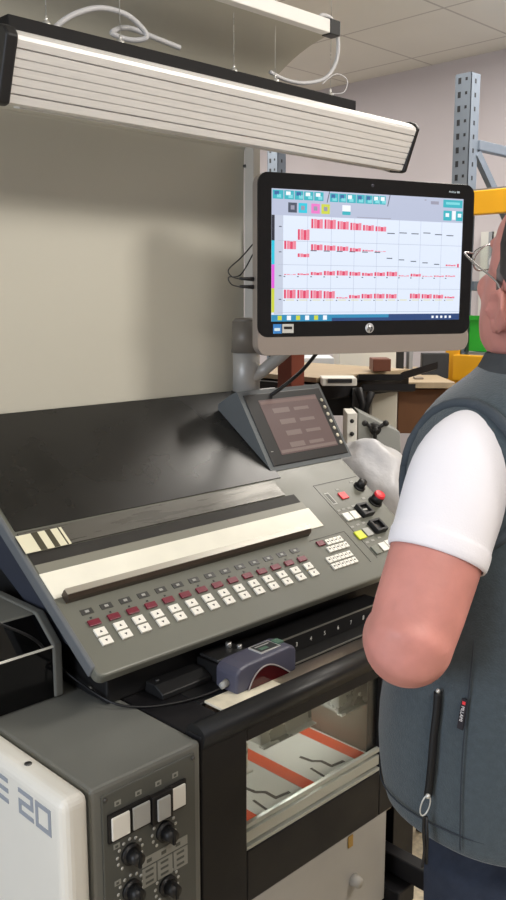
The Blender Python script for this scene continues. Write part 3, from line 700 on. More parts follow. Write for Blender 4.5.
for o_ in sc.children: o_.location.x -= .016
cable('device_cable', [(1.058, 1.135, .868), (1.02, 1.145, .858), (.96, 1.165, .8535), (.90, 1.20, .8535), (.86, 1.245, .865), hit(60, 667, 0, .838), hit(35, 640, 1, 1.336), hit(0, 624, 1, 1.336), hit(-30, 612, 1, 1.336)], .0026, cable_black, 'thin black cable trailing from the measuring device over the black box')
cs = thing('remote_handset', 'flat black plastic case lying on the press deck, left of the measuring device', 'case', (1.0, 1.22, .852))
mb = MB(); mb.prism([(0, 1.192, .852), (0, 1.192, .862), (0, 1.215, .874), (0, 1.243, .874), (0, 1.248, .852)], (.948, 0, 0), (1.068, 0, 0)); mb.build('case_body', black_matt, cs, bevel=.002)
mb = MB(); mb.cyl((.965, 1.23, .874), (.965, 1.23, .8755), .004, 12); mb.build('indicator', dark_steel, cs)
hp = thing('hinge_plate', 'small worn grey metal plate with knobs between the black case and the desk', 'plate', (1.08, 1.2, .89))
mb = MB(); mb.box((1.075, 1.180, .889), (1.155, 1.235, .896)); mb.build('plate', dark_steel, hp, bevel=.002)
mb = MB(); mb.cyl((1.135, 1.215, .896), (1.135, 1.215, .906), .006, 12); mb.cyl((1.146, 1.195, .896), (1.146, 1.195, .903), .005, 12); mb.build('knob', steel, hp)

# ================================================================== BACKGROUND
rack_grey = mat('galvanised blue grey steel', (124, 134, 146), .45, metal=.4, var=.08)
hole_m = mat('dark slot', (34, 36, 40), .7)
yel = mat('yellow orange beam paint', (232, 170, 32), .45, var=.04)
RX = 3.30
def post(nm, y0, w_, parent, x=RX, ztop=2.50, d=.07):
    mb = MB(); mb.mi = 0
    mb.box((x, y0, 0), (x+.006, y0+w_, ztop)); mb.box((x, y0, 0), (x+d, y0+.004, ztop)); mb.box((x, y0+w_-.004, 0), (x+d, y0+w_, ztop))
    mb.mi = 1
    for k in range(int(ztop/.055)):
        z = .04+k*.055; mb.box((x-.0008, y0+w_*.62, z), (x+.0003, y0+w_*.62+.014, z+.024)); mb.box((x-.0008, y0+w_*.22, z+.01), (x+.0003, y0+w_*.22+.010, z+.022))
        mb.box((x+.03, y0-.0008, z), (x+.04, y0+.0003, z+.018))
    return mb.build(nm, [rack_grey, hole_m], parent)
rk = thing('pallet_rack', 'tall blue grey perforated pallet rack with yellow beams at the right, behind the man', 'rack', (RX+.4, 1.6, 0))
post('upright', 2.062, .075, rk)
post('upright', 2.035, .075, rk, x=RX+.8, ztop=2.5)
mb = MB(); mb.box((RX+.07, 2.05, 2.20), (RX+.8, 2.085, 2.24)); mb.build('brace', rack_grey, rk, bevel=.003)
mb = MB(); mb.obox(Vector((RX+.32, 2.067, 1.96)), Vector((.25, 0, -.23)), (0, .012, 0), Vector((.010, 0, .011))*1.2); mb.build('brace', rack_grey, rk)
mb = MB(); mb.box((RX+.07, 2.05, 1.62), (RX+.8, 2.085, 1.66)); mb.build('brace', rack_grey, rk, bevel=.003)
def beam(z, h):
    mb = MB(); mb.box((RX-.045, -.4, z), (RX-.002, 2.07, z+h)); mb.box((RX-.012, 2.06, z-.05), (RX-.001, 2.13, z+h+.03)); return mb.build('beam', yel, rk, bevel=.004)
beam(1.925, .095); beam(1.24, .11)
mb = MB(); mb.box((RX-.02, -.35, 2.021), (RX+.80, 2.02, 2.03)); mb.build('shelf_mesh', rack_grey, rk)
mb = MB(); mb.box((RX-.01, -.35, 1.352), (RX+.80, 2.02, 1.362)); mb.build('shelf_mesh', rack_grey, rk)
mb = MB(); mb.box((RX+.4, .2, 1.83), (RX+.44, 2.03, 1.87)); mb.build('cross_bar', mat('rust red bar', (124, 62, 56), .5), rk)
mb = MB(); mb.box((RX+.02, 1.45, 1.363), (RX+.40, 1.93, 1.50))
cr = thing('storage_crate', 'bright green plastic crate on the rack shelf beside the face of the man', 'crate', (RX+.2, 1.7, 1.363))
grn = mat('green plastic', (44, 170, 50), .4, var=.08)
mb.bm.free()
mb = MB(); mb.box((RX+.03, 1.45, 1.364), (RX+.40, 2.04, 1.372)); mb.box((RX+.03, 1.45, 1.372), (RX+.036, 2.04, 1.50)); mb.box((RX+.394, 1.45, 1.372), (RX+.40, 2.04, 1.50)); mb.box((RX+.036, 1.45, 1.372), (RX+.394, 1.456, 1.50)); mb.box((RX+.036, 2.034, 1.372), (RX+.394, 2.04, 1.50))
mb.build('tub', grn, cr)
mb = MB(); mb.box((RX+.022, 1.44, 1.495), (RX+.03, 2.05, 1.515)); mb.box((RX+.024, 1.5, 1.41), (RX+.03, 1.93, 1.42))
mb.build('rim', grn, cr)
# second rack upright seen over the monitor's left corner
r2_ = thing('rack_upright', 'dark grey perforated rack post rising behind the left corner of the monitor', 'rack', (3.6, 3.62, 0))
pp = at(268, 152, 5.0)
post('post', pp.y-.075, .08, r2_, x=pp.x, ztop=2.72)
# pale curtain strips behind the rack
for k, (px_, w_, c) in enumerate(((486, .05, (206, 206, 202)), (491, .035, (150, 154, 160)), (497, .05, (196, 194, 190)))):
    p = at(px_, 300, 5.2)
    mb = MB(); mb.box((WX-.05, p.y*WX/p.x-.03, .1), (WX-.03, p.y*WX/p.x-.03+w_, 1.95))
    single(mb, 'wall_conduit', mat('strip%d' % k, c, .6), ('white vertical trunking on the far wall behind the glasses of the man', 'grey vertical pipe on the far wall between two pale trunkings', 'pale vertical trunking on the far wall nearest the ear of the man')[k], 'trunking', bevel=.002)

# ---- things behind the monitor (a second press and a desk, seen between monitor and terminal)
def bx(a, b_): return MB().box(a, b_)
D = 3.1
wood = mat('pale wood board', (170, 152, 126), .5, var=.1, scale=6, stretch=(1, 8, 1))
brown = mat('brown board', (104, 68, 40), .5, var=.12, scale=5)
redbrown = mat('red brown post', (112, 52, 36), .45, var=.1)
white_m = mat('white cabinet', (224, 222, 214), .5)
# red-brown post directly right of the arm
p = at(291, 370, 2.75)
single(bx((p.x-.03, p.y-.03, .0), (p.x+.03, p.y+.03, 1.52)), 'wooden_post', redbrown, 'red brown square post just right of the monitor arm, under the monitor', 'post', bevel=.002)
# second press
sp2 = thing('feeder_press', 'older dark and white press with a wooden feed board, behind the control desk', 'printing press', (2.5, 2.0, 0))
c1 = at(300, 373, 2.9); c2 = at(372, 372, 3.05)
mb = MB(); mb.box((2.12, 1.85, 1.318), (2.62, 2.40, 1.335)); mb.build('feed_board', wood, sp2, bevel=.002)
mb = MB(); mb.box((2.10, 1.83, 1.262), (2.60, 2.2, 1.312)); mb.build('frame', black_paint, sp2, bevel=.004)
mb = MB(); mb.box((2.10, 1.95, 0), (2.30, 2.30, 1.26)); mb.build('body', mat('dark grey body', (58, 58, 56), .5), sp2)
def quadbox(px0, py0, px1, py1, d, th=.1, dirx=True):
    """box facing the aisle whose front face spans the surveyed corners"""
    a = at(px0, py0, d); b_ = at(px1, py1, d)
    c = (a+b_)/2; hw = abs((b_-a).dot(RT))/2; hh = abs((b_-a).z)/2
    fx = Vector((FW.x, FW.y, 0)).normalized()
    m = MB(); m.obox(c+fx*th/2, RT*hw, fx*th/2, ZU*hh); return m
def near(px_, py_, d): return at(px_, py_, d)
# machine parts given by survey
quadbox(322, 378, 357, 386, 2.75, .10).build('key_tray', white_m, sp2, bevel=.003)
mb = quadbox(328, 379, 352, 383, 2.745, .004); mb.build('tray_keys', dark_mark, sp2)
quadbox(352, 388, 366, 415, 2.9, .05).build('bracket', dark_steel, sp2, bevel=.004)
quadbox(296, 386, 370, 416, 3.0, .3).build('lower_body', black_matt, sp2, bevel=.004)
mb = MB(); mb.obox((at(402, 376, 2.95)+at(436, 366, 3.05))/2, (at(436, 366, 3.05)-at(402, 376, 2.95))/2, FW*.03, ZU*.012); mb.obox(at(380, 378, 2.93), RT*.075, FW*.03, ZU*.010); mb.obox(at(388, 388, 2.88), RT*.085, FW*.03, ZU*.011)
mb.tube([at(358, 388, 2.85), at(363, 405, 2.85), at(360, 415, 2.85)], .014, 8); mb.tube([at(372, 392, 2.85), at(364, 412, 2.85)], .012, 8)
mb.build('lever_arm', black_paint, sp2)
# switch box + grey side frame
sb = thing('switch_box', 'narrow white box with black dots beside the terminal, behind the desk', 'box', at(352, 445, 2.6))
quadbox(347, 413, 357, 446, 2.6, .12).build('housing', white_m, sb, bevel=.002)
for y in (421, 434): MB().sphere(at(352, y, 2.598), .007, n=10).build('socket', black_matt, sb)
gs = thing('grey_side_frame', 'sloping grey machine side frame with a black hand wheel, right of the narrow white box', 'machine frame', at(378, 470, 2.8))
fx = Vector((FW.x, FW.y, 0)).normalized()
P_ = [at(358, 411, 2.72), at(400, 432, 2.72), at(401, 452, 2.72), at(392, 458, 2.72), at(358, 452, 2.72)]
mb = MB(); mb.prism(P_, (0, 0, 0), fx*.12); mb.build('side_plate', mat('mid grey enamel', (142, 144, 140), .4), gs, bevel=.003)
mb = MB()
c_ = at(375, 429, 2.70); mb.cyl(c_+fx*.02, c_-fx*.01, .018, 16); mb.cyl(c_-fx*.01, c_-fx*.03, .008, 12)
for k in range(3):
    a = math.radians(30+120*k); d_ = RT*math.cos(a)+ZU*math.sin(a); mb.cyl(c_-fx*.005, c_-fx*.005+d_*.035, .006, 8); mb.sphere(c_-fx*.005+d_*.037, .010, n=10)
mb.build('hand_wheel', black_matt, gs)
mb = MB(); mb.tube([at(392, 452, 2.7), at(394, 462, 2.7), at(398, 470, 2.7)], .008, 8); mb.tube([at(398, 452, 2.7), at(402, 465, 2.7)], .008, 8); mb.build('lever', black_matt, gs)
# white cabinet and desk
single(quadbox(339, 350, 396, 371, 3.6, .3), 'wall_cupboard', white_m, 'white cupboard face showing under the monitor behind the brown block', 'cupboard', bevel=.004)
single(quadbox(298, 358, 334, 370, 3.5, .2), 'paper_stack', mat('pale paper', (206, 210, 216), .6), 'stack of pale paper under the left half of the monitor', 'paper', bevel=.002)
single(quadbox(373, 359, 391, 371.5, 3.0, .1), 'wooden_block', mat('red brown wood', (112, 66, 48), .5, var=.1), 'small red brown wooden block standing on the feed board', 'block', bevel=.002)
single(quadbox(371, 391, 397, 436, 3.15, .25), 'white_side_cabinet', mat('cream cabinet', (206, 202, 188), .5), 'cream cabinet end beside the brown desk, behind the machine frame', 'cabinet', bevel=.004)
dk_ = thing('office_desk', 'brown desk with a pale wood top, behind the shoulder of the man', 'desk', at(422, 440, 3.35))
quadbox(398, 389, 452, 434, 3.3, .6).build('side_board', brown, dk_, bevel=.003)
quadbox(392, 382, 455, 388.5, 3.2, .75).build('desk_surface', wood, dk_, bevel=.003)
single(quadbox(422, 353, 449, 379, 3.5, .04), 'dark_screen', mat('charcoal panel', (44, 46, 50), .5), 'charcoal flat panel standing on the pale desk top', 'panel', bevel=.004)
single(quadbox(415, 377.5, 424, 380.5, 3.3, .05), 'desk_puck', mat('taupe plastic', (130, 118, 104), .5), 'small taupe object lying on the pale desk top', 'desk object', bevel=.003)
for k, (a_, b2, c) in enumerate(((398, 404, (36, 36, 38)), (406, 412, (40, 40, 42)))):
    pass
single(quadbox(397, 348, 404, 370, 3.8, .08), 'black_pillar', black_matt, 'narrow black upright behind the monitor, right of the white cupboard', 'post', bevel=.003)
single(quadbox(409, 348, 413, 370, 3.8, .08), 'grey_pillar', mat('grey upright', (150, 152, 156), .5), 'thin grey upright left of the charcoal panel', 'post', bevel=.003)
single(MB().box((2.9, 1.9, 0), (3.2, 3.6, .9)), 'low_cabinet', mat('dusty brown cabinet', (120, 104, 88), .6, var=.1), 'dusty brown low cabinet in the shade behind the machines', 'cabinet', bevel=.004)
single(MB().box((1.95, .95, 0), (2.25, 1.16, .62)), 'tan_cabinet', mat('tan cabinet', (214, 186, 140), .6), 'tan cabinet on the floor between the press and the man', 'cabinet', bevel=.004)

# plastic bag behind the right edge of the desk
bagc = Vector((1.945, 1.51, 1.045))
bm = bmesh.new(); bmesh.ops.create_icosphere(bm, subdivisions=5, radius=1)
for v in bm.verts:
    n = v.co.copy()
    f = 1+.10*mnoise.noise(n*2.0)+.035*abs(mnoise.noise(n*5))+.012*mnoise.noise(n*14)
    top = max(0, n.z)
    v.co = Vector((n.x*.11*f, n.y*.145*f, n.z*.135*f*(1+.1*top)))+bagc
for f in bm.faces: f.smooth = True
mb = MB(); mb.bm.free(); mb.bm = bm
bag = single(mb, 'plastic_bag', mat('milky plastic film', (206, 205, 207), .35, trans=.2, bump=.7, bscale=34), 'crumpled translucent white plastic bag behind the right end of the control desk', 'bag', recalc=False)
st = thing('bag_stand', 'grey side shelf behind the desk that carries the plastic bag', 'shelf', (1.95, 1.5, 0))
MB().box((1.84, 1.34, .865), (2.08, 1.66, .885)).build('shelf_board', cab_grey, st, bevel=.003)
for x, y in ((1.85, 1.35), (2.05, 1.35), (1.85, 1.63), (2.05, 1.63)): MB().box((x, y, 0), (x+.02, y+.02, .865)).build('leg', dark_steel, st)

# ================================================================== THE MAN
person = thing('person', 'man in white t-shirt, slate fleece vest and glasses looking at the screen', 'person', (1.065, .56, 0))
PC = Vector((1.075, .545, 0))
skin = mat('skin', (203, 138, 128), .5, var=.13, scale=16, bump=.12, bscale=90, sss=.06)
tee = mat('white cotton', (236, 234, 240), .85, bump=.10, bscale=500, sheen=.1)
fleece = mat('slate fleece', (64, 75, 82), .95, var=.10, scale=120, bump=.35, bscale=420, sheen=.25)
fleece_dark = mat('charcoal trim', (44, 50, 58), .85)
denim = mat('dark blue denim', (32, 40, 56), .85, var=.15, scale=60, bump=.2, bscale=500)
hair_m = mat('dark grey hair', (62, 58, 60), .6, var=.4, scale=60, bump=.6, bscale=120, stretch=(1, 1, .3))
def ell(c, a, b_, n=40, p=2.3, rot=0., tilt=0.):
    out = []
    for k in range(n):
        t = 2*math.pi*k/n; cx, sx_ = math.cos(t), math.sin(t)
        x = a*math.copysign(abs(cx)**(2/p), cx); y = b_*math.copysign(abs(sx_)**(2/p), sx_)
        out.append(Vector((c[0]+x*math.cos(rot)-y*math.sin(rot), c[1]+x*math.sin(rot)+y*math.cos(rot), c[2]+tilt*y)))
    return out
def remesh(o, vox, it=3, fac=.5):
    r = o.modifiers.new('remesh', 'REMESH'); r.mode = 'VOXEL'; r.voxel_size = vox; r.use_smooth_shade = True
    if it: s_ = o.modifiers.new('smooth', 'SMOOTH'); s_.factor = fac; s_.iterations = it
# joints
SHL = at(470, 448, 1.04); ELL = at(409, 643, .985); WRL = Vector((1.055, .762, 1.085))
SHR = Vector((2*PC.x-SHL.x, SHL.y, SHL.z)); ELR = Vector((1.335, .59, 1.17)); WRR = Vector((1.275, .800, 1.01))
HC = Vector((1.0485, .5255, 1.598))      # head centre at eye level
FA = math.radians(62)                  # facing azimuth
HT = math.radians(22)
Hf = Vector((math.cos(FA)*math.cos(HT), math.sin(FA)*math.cos(HT), math.sin(HT))); Hl = Vector((-math.sin(FA), math.cos(FA), 0)); HU = Hf.cross(Hl)  # Hl = his left
def HP(f, l, z): return HC+Hf*f+Hl*l+HU*z
# ---- body
mb = MB(); mb.smooth = True
# torso core
tors = [(.84, .100, .060, 0), (.90, .110, .075, 0), (.97, .130, .095, 0), (1.05, .165, .135, .008), (1.2, .165, .125, .0), (1.33, .165, .11, -.005), (1.42, .15, .09, -.01), (1.47, .10, .075, -.01), (1.51, .068, .068, -.005)]
mb.loft([ell((PC.x, PC.y+d, z), a, b_, 28, 2.2) for z, a, b_, d in tors])
mb.tube([(PC.x, PC.y-.01, 1.44), (PC.x+.003, PC.y-.005, 1.50), (HC.x+.005, HC.y-.008, 1.53), HP(-.02, 0, -.02)], [.078, .068, .066, .064], 20)
# head: rings by height
def headring(z, hw, fb, ff, n=32, sq=2.2):
    out = []
    for k in range(n):
        t = 2*math.pi*k/n; c, s_ = math.cos(t), math.sin(t)
        f = (ff if c > 0 else fb)*math.copysign(abs(c)**(2/sq), c); l = hw*math.copysign(abs(s_)**(2/sq), s_)
        out.append(HP(f, l, z))
    return out
mb.loft([headring(*r) for r in ((-.122, .022, -.02, .082), (-.117, .036, .0, .095), (-.10, .054, .05, .098), (-.075, .066, .072, .094), (-.05, .071, .084, .092), (-.02, .073, .092, .094), (.005, .074, .098, .091), (.03, .076, .102, .094), (.055, .0755, .102, .092), (.08, .069, .094, .082), (.10, .055, .076, .064), (.115, .033, .05, .04), (.121, .012, .018, .015))])
mb.tube([HP(.090, 0, .02), HP(.105, 0, -.005), HP(.118, 0, -.030), HP(.100, 0, -.042)], [.008, .010, .013, .010], 10)     # nose
for s_ in (1, -1):
    mb.sphere(HP(.101, .012*s_, -.036), .008, n=10)
    mb.tube([HP(.080, .050*s_, .024), HP(.092, .030*s_, .029), HP(.096, .010*s_, .026)], [.007, .009, .007], 8)          # brow
    mb.sphere(HP(.068, .042*s_, -.030), .020, n=12)                                                                       # cheek
    # ear
    ec = HP(-.022, .076*s_, -.026)
    e = []
    for k in range(13):
        a = math.radians(-60+300*k/12)
        e.append(ec+Hf*(-.015*math.cos(a)+.002)+HU*(.026*math.sin(a))+Hl*s_*(.012 if 2 < k < 11 else .004))
    mb.tube(e, [.0055]*13, 8)
    mb.sphere(ec+Hl*s_*.001-ZU*.004, .012, .009, .020, n=12); mb.sphere(ec+Hl*s_*.003-HU*.024+Hf*.006, .008, .006, .010, n=10)
mb.tube([HP(.097, .024, -.068), HP(.103, .008, -.064), HP(.103, -.008, -.064), HP(.097, -.024, -.068)], [.004, .006, .006, .004], 8)
mb.tube([HP(.095, .022, -.073), HP(.101, .0, -.077), HP(.095, -.022, -.073)], [.004, .007, .004], 8)
# arms
def limb(pts, rs): mb.tube(smoothpath(pts, 6), [v for v in interp(rs, 6)], 20)
def interp(rs, n):
    out = []
    for a, b_ in zip(rs, rs[1:]):
        for k in range(n): out.append(a+(b_-a)*k/n)
    out.append(rs[-1]); return out
for SH, EL, WR, sg in ((SHL, ELL, WRL, 1), (SHR, ELR, WRR, -1)):
    u1 = SH.lerp(EL, .45)
    limb([SH, SH.lerp(EL, .3), SH.lerp(EL, .6), SH.lerp(EL, .85), EL], [.040, .052, .054, .052, .049])
    limb([EL.lerp(SH, .06), EL, EL.lerp(WR, .22), EL.lerp(WR, .55), EL.lerp(WR, .85), WR], [.047, .050, .051, .043, .031, .028])
    mb.sphere(EL-(WR-EL).normalized()*.012-ZU*.008, .038, n=16)
# hands, resting one over the other
for WR, EL, sg in ((WRL, ELL, 1), (WRR, ELR, -1)):
    d = Vector((sg*.97, .12, -.06*sg)).normalized()
    side = d.cross(ZU).normalized(); upv = side.cross(d)
    pal = WR+d*.045
    mb.loft([[WR+d*t+side*(wd*math.cos(a))+upv*(th*math.sin(a)) for a in [2*math.pi*k/16 for k in range(16)]] for t, wd, th in ((0, .027, .021), (.03, .036, .018), (.06, .041, .016), (.088, .040, .013))])
    for k, L in enumerate((.070, .078, .072, .058)):
        b0 = WR+d*.080+side*(.030-.020*k)
        p1 = b0+d*L*.45-upv*.004; p2 = p1+d*L*.30-upv*.014; p3 = p2+d*L*.18-upv*.016
        mb.tube([b0-d*.01, b0, p1, p2, p3], [.009, .0095, .009, .0083, .0065], 10)
    t0 = WR+d*.025+side*.030
    mb.tube([t0-side*.01, t0+side*.012+d*.02, t0+side*.018+d*.045-upv*.006, t0+side*.012+d*.066-upv*.012], [.012, .011, .010, .008], 10)
# legs
for s_ in (-1, 1):
    limb([(PC.x+.065*s_, PC.y, .88), (PC.x+.08*s_, PC.y-.003, .70), (PC.x+.088*s_, PC.y, .48), (PC.x+.088*s_, PC.y-.012, .30), (PC.x+.088*s_, PC.y-.02, .09)], [.050, .056, .048, .046, .038])
    limb([(PC.x+.10*s_, PC.y-.04, .05), (PC.x+.10*s_, PC.y+.05, .045), (PC.x+.105*s_, PC.y+.16, .03)], [.038, .04, .028])
body = mb.build('body', skin, person, recalc=True); remesh(body, .0055, 4, .5)
# ---- hair: back and sides
mb = MB(); mb.smooth = True
bm = mb.bm
rings = ((-.060, .060, .085), (-.035, .0705, .097), (-.01, .078, .103), (.02, .083, .109), (.05, .0825, .110), (.08, .076, .102), (.10, .062, .085), (.117, .040, .058), (.127, .012, .02))
R_ = []
for z, hw, fb in rings:
    row = []
    fr = {True: 1}.get(False, 0)
    lim = 60 if z < .0 else (84 if z < .03 else (92 if z < .08 else 100))   # how far the hair comes forward, degrees from the back
    for k in range(25):
        t = math.radians(180-lim+2*lim*k/24)
        c, s_ = math.cos(t), math.sin(t)
        ff = fb if c < 0 else fb*.93
        row.append(bm.verts.new(HP(ff*c, hw*s_, z)))
    R_.append(row)
for a, b_ in zip(R_, R_[1:]):
    for k in range(24): mb._f([a[k], a[k+1], b_[k+1], b_[k]])
mb._f(R_[-1])
mb.build('hair', hair_m, person, solid=.012)
# sideburn
for s_ in (1, -1): MB().tube([HP(.002, .0725*s_, .040), HP(.006, .0730*s_, .015), HP(.004, .0725*s_, -.008)], [.009, .008, .004], 10).build('sideburn', mat('grey hair', (112, 104, 102), .7, var=.3, scale=90), person)
# glasses
gl_m = mat('silver spectacle frame', (190, 188, 190), .25, metal=.8)
mb = MB()
for s_ in (1, -1):
    ring_ = [HP(.112-.012*abs(math.cos(a))*(1 if math.cos(a)*s_ > 0 else -.2), s_*.034+.024*math.cos(a), -.004+.018*math.sin(a)) for a in [2*math.pi*k/20 for k in range(21)]]
    mb.tube(ring_, .0012, 6)
    mb.tube(smoothpath([HP(.104, .058*s_, .004), HP(.100, .074*s_, .006), HP(.06, .081*s_, .006), HP(.0, .082*s_, .004), HP(-.016, .081*s_, -.008)], 5), .0014, 6)
mb.tube([HP(.112, .011, 0), HP(.116, 0, .003), HP(.112, -.011, 0)], .0012, 6)
gls = mb.build('glasses', gl_m, person)
mb = MB()
for s_ in (1, -1): mb.prism([HP(.109, s_*.034+.0235*math.cos(a), -.004+.0175*math.sin(a)) for a in [2*math.pi*k/20 for k in range(20)]], Hf*0, Hf*.0015)
mb.build('lens', glass, gls)
mb = MB()
for s_ in (1, -1): mb.sphere(HP(.084, .032*s_, 0), .012, n=14)
mb.build('eye', mat('eye white', (232, 228, 224), .2), person)
# ---- vest
def vr(z, a, b_, dx=0, dy=0, p=2.3): return ell((PC.x+dx, PC.y+dy, z), a, b_, 56, p)
vest_sec = [(.898, .192, .155, 0, .010), (.906, .196, .160, 0, .010), (.95, .202, .168, 0, .012), (1.02, .204, .170, 0, .012), (1.10, .200, .160, 0, .008), (1.18, .196, .154, 0, .006), (1.26, .196, .156, 0, .008), (1.34, .196, .156, 0, .008), (1.40, .196, .146, 0, .000), (1.44, .187, .126, 0, -.008), (1.466, .163, .108, 0, -.013), (1.485, .120, .088, 0, -.014), (1.500, .095, .080, 0, -.012)]
mb = MB(); mb.smooth = True
rs = []
for (z, a, b_, dx, dy) in vest_sec:
    r = vr(z, a, b_, dx, dy)
    for v in r:   # folds
        d = Vector((v.x-PC.x, v.y-PC.y, 0)).normalized()
        q_ = mnoise.noise(Vector((v.x*9, v.y*9, v.z*3.5)))*.011*(1 if z < 1.4 else .3)
        v += d*q_
    rs.append(r)
mb.loft(rs, cap=False)
vest = mb.build('vest', fleece, person, solid=.006, sub=1)
mb = MB(); mb.smooth = True   # collar
col = []
for z, a, b_, dy in ((1.484, .104, .084, -.012), (1.494, .092, .079, -.012), (1.506, .083, .075, -.013), (1.514, .079, .073, -.013)): col.append(vr(z, a, b_, -.012, dy, 2.0))
mb.loft(col, cap=False); mb.build('collar', mat('dark grey collar', (58, 62, 66), .9, var=.1, scale=100, bump=.3, bscale=400), vest, solid=.012, sub=1)
# armhole binding
axis = (ELL-SHL).normalized()
def armring(sh, el, t, r, n=28, tilt=0.0, outx=0.):
    ax = (el-sh).normalized(); u = ax.cross(Vector((0, 1, 0))).normalized(); v = ax.cross(u).normalized()
    return [sh+(el-sh)*t+(u*math.cos(2*math.pi*k/n)+v*math.sin(2*math.pi*k/n))*r for k in range(n)]
# t-shirt sleeves
def sleeve(SH, EL, sg):
    mb = MB(); mb.smooth = True
    rr = []
    for t, r in ((-.18, .020), (-.14, .032), (-.05, .048), (.08, .057), (.2, .059), (.32, .059), (.42, .058), (.49, .0575), (.495, .0590), (.51, .0590), (.575, .0585), (.58, .055)):
        ring_ = armring(SH, EL, t, r)
        for v in ring_:
            q_ = mnoise.noise(v*14)*.004
            v += (v-(SH+(EL-SH)*t)).normalized()*q_
        rr.append(ring_)
    mb.loft(rr, cap=False)
    return mb.build('t_shirt_sleeve', tee, person, solid=.003, sub=1)
sleeve(SHL, ELL, 1); sleeve(SHR, ELR, -1)
# armhole bands
for SH, sg in ((SHL, -1), (SHR, 1)):
    mb = MB(); ringp = []
    for k in range(33):
        a = 2*math.pi*k/32
        y = PC.y+.008+.088*math.cos(a); z = 1.372+.088*math.sin(a)
        xx = .170+.010*(1-abs(math.sin(a))) - (.022*max(0, math.sin(a))**3)
        ringp.append(Vector((PC.x+sg*(xx+.010), y, z)))
    for v in ringp:       # lay the binding on the vest surface
        for s0, s1 in zip(vest_sec, vest_sec[1:]):
            if s0[0] <= v.z <= s1[0]:
                t = (v.z-s0[0])/(s1[0]-s0[0]); a_, b2_, dy_ = [s0[j_]+(s1[j_]-s0[j_])*t for j_ in (1, 2, 4)]
                q_ = min(.97, abs(v.y-PC.y-dy_)/b2_)
                v.x = PC.x+sg*(a_*(1-q_**2.3)**(1/2.3)+.002)
    mb.tube(ringp, .0065, 8); mb.build('armhole_band', mat('grey fleece trim', (64, 72, 80), .9, bump=.3, bscale=400), vest)
# zip pocket, zipper pull, label, side seam: laid on the vest surface
def onvest(px_, py_, off=.006):
    """walk along the bearing until the vest surface is met"""
    for i in range(2000):
        p_ = at(px_, py_, .75+i*.0005)
        z = p_.z
        if z < .90 or z > 1.5: continue
        for s0, s1 in zip(vest_sec, vest_sec[1:]):
            if s0[0] <= z <= s1[0]:
                t = (z-s0[0])/(s1[0]-s0[0]); a, b_, dy = [s0[j]+(s1[j]-s0[j])*t for j in (1, 2, 4)]
                if (abs((p_.x-PC.x)/(a+off))**2.3+abs((p_.y-PC.y-dy)/(b_+off))**2.3) <= 1: return p_
                break
    return at(px_, py_, 1.0)
zp = [onvest(x, y, .0075) for x, y in ((438, 692), (437, 710), (434, 735), (432, 760), (430, 780), (428, 795))]
mb = MB(); mb.tube(smoothpath(zp, 4), .0052, 8); mb.build('pocket_zip', mat('black zip', (12, 13, 16), .6), vest)
a = onvest(438, 691, .010); MB().sphere(a, .003, n=8).build('zip_end', steel, vest); mb = MB(); z0 = onvest(428, 796, .012); mb.sphere(z0, .0035, n=8)
z1_ = z0+Vector((0, 0, -.012)); 
lp = [z0+RT*(.0055*math.sin(t))*1+ZU*(-.013+.014*math.cos(t)) - RT*.003*(1-math.cos(t)) for t in [2*math.pi*k/16 for k in range(17)]]
mb.tube(lp, .0010, 6); mb.build('zip_pull', steel, vest)
mb = MB(); e0 = z0+Vector((0, 0, -.028))-RT*.004
mb.tube(smoothpath([e0, e0+Vector((.000, 0, -.02)), e0+RT*.002+Vector((0, 0, -.045)), e0+Vector((0, 0, -.07))]), .0022, 6); mb.tube([e0+RT*.003, e0+RT*.005+ZU*-.03, e0+RT*.005+ZU*-.065], .0022, 6)
mb.build('zip_cord', cable_black, vest)
la, lb = onvest(465, 699, .009), onvest(460, 729, .009); lc = onvest(468, 700, .009)
ld = (lb-la).normalized(); lw = (lc-la); lw = (lw-ld*lw.dot(ld)).normalized(); ln = ld.cross(lw).normalized()
if ln.dot(CAM-la) < 0: ln = -ln
mid = (la+lb)/2
mb = MB(); mb.obox(mid, ld*(lb-la).length*.5, lw*.0038, ln*.001); tl = mb.build('brand_tag', mat('black tag', (22, 16, 26), .6), vest)
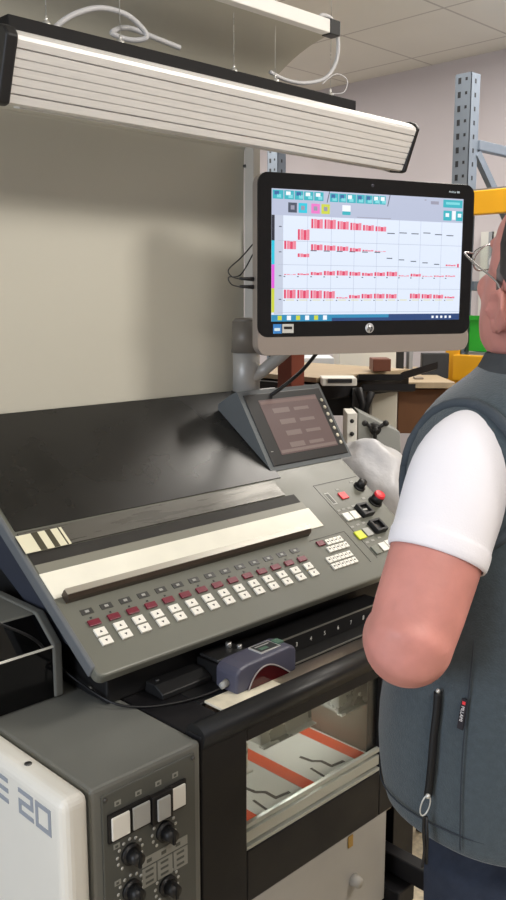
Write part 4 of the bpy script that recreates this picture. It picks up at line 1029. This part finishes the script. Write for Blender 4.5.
text('PILLAMI', .0058, la+ld*.009-(ln.cross(ld))*.0022+ln*.0014, ld, ln.cross(ld), mat('tag print', (216, 214, 216), .5), tl, 'tag_lettering', .0002)
mb = MB(); mb.obox(la+ld*.005+ln*.0012, ld*.002, lw*.002, ln*.0003); mb.build('tag_mark', red_key, tl)
sm_ = [onvest(x, y, .0085) for x, y in ((474, 640), (468, 700), (462, 760), (460, 830), (460, 850))]
mb = MB(); mb.tube(smoothpath(sm_, 4), .0010, 6); mb.build('side_seam', fleece_dark, vest)
mb = MB(); hem = [p_ for p_ in vr(.928, .203, .168, 0, .011)]; mb.tube(hem+[hem[0]], .0012, 6); mb.build('hem_seam', fleece_dark, vest)
# ---- jeans, shoes
mb = MB(); mb.smooth = True
mb.loft([ell((PC.x, PC.y+.005, z), a, b_, 32) for z, a, b_ in ((.78, .155, .098), (.85, .158, .104), (.93, .158, .108), (1.0, .158, .115))])
for s_ in (-1, 1):
    mb.loft([ell((PC.x+.088*s_, PC.y+dy, z), r, r*1.08, 24, 2) for z, r, dy in ((.03, .066, -.02), (.30, .068, -.015), (.50, .072, .0), (.70, .080, -.005), (.84, .084, -.005))])
jeans = mb.build('jeans', denim, person); remesh(jeans, .009, 3)
for s_ in (-1, 1):
    mb = MB(); mb.smooth = True
    mb.loft([[Vector((PC.x+.105*s_+wd*math.cos(a), PC.y+y, max(.012, .012+h*(.5+.5*math.sin(a))))) for a in [2*math.pi*k/20 for k in range(20)]] for y, wd, h in ((-.095, .02, .05), (-.085, .038, .08), (-.03, .044, .10), (.05, .047, .085), (.12, .048, .06), (.17, .038, .045), (.185, .018, .03))])
    shoe = mb.build('shoe', mat('black leather', (28, 26, 26), .4), person)
    mb = MB(); mb.prism([(PC.x+.105*s_+wd, PC.y+y, 0) for y, wd in ((-.1, -.03), (.0, -.046), (.12, -.05), (.185, -.02), (.185, .02), (.12, .05), (0, .046), (-.1, .03))], (0, 0, .0), (0, 0, .014)); mb.build('sole', black_matt, shoe)

for o in bpy.data.objects:
    if '_o' in o: del o['_o']
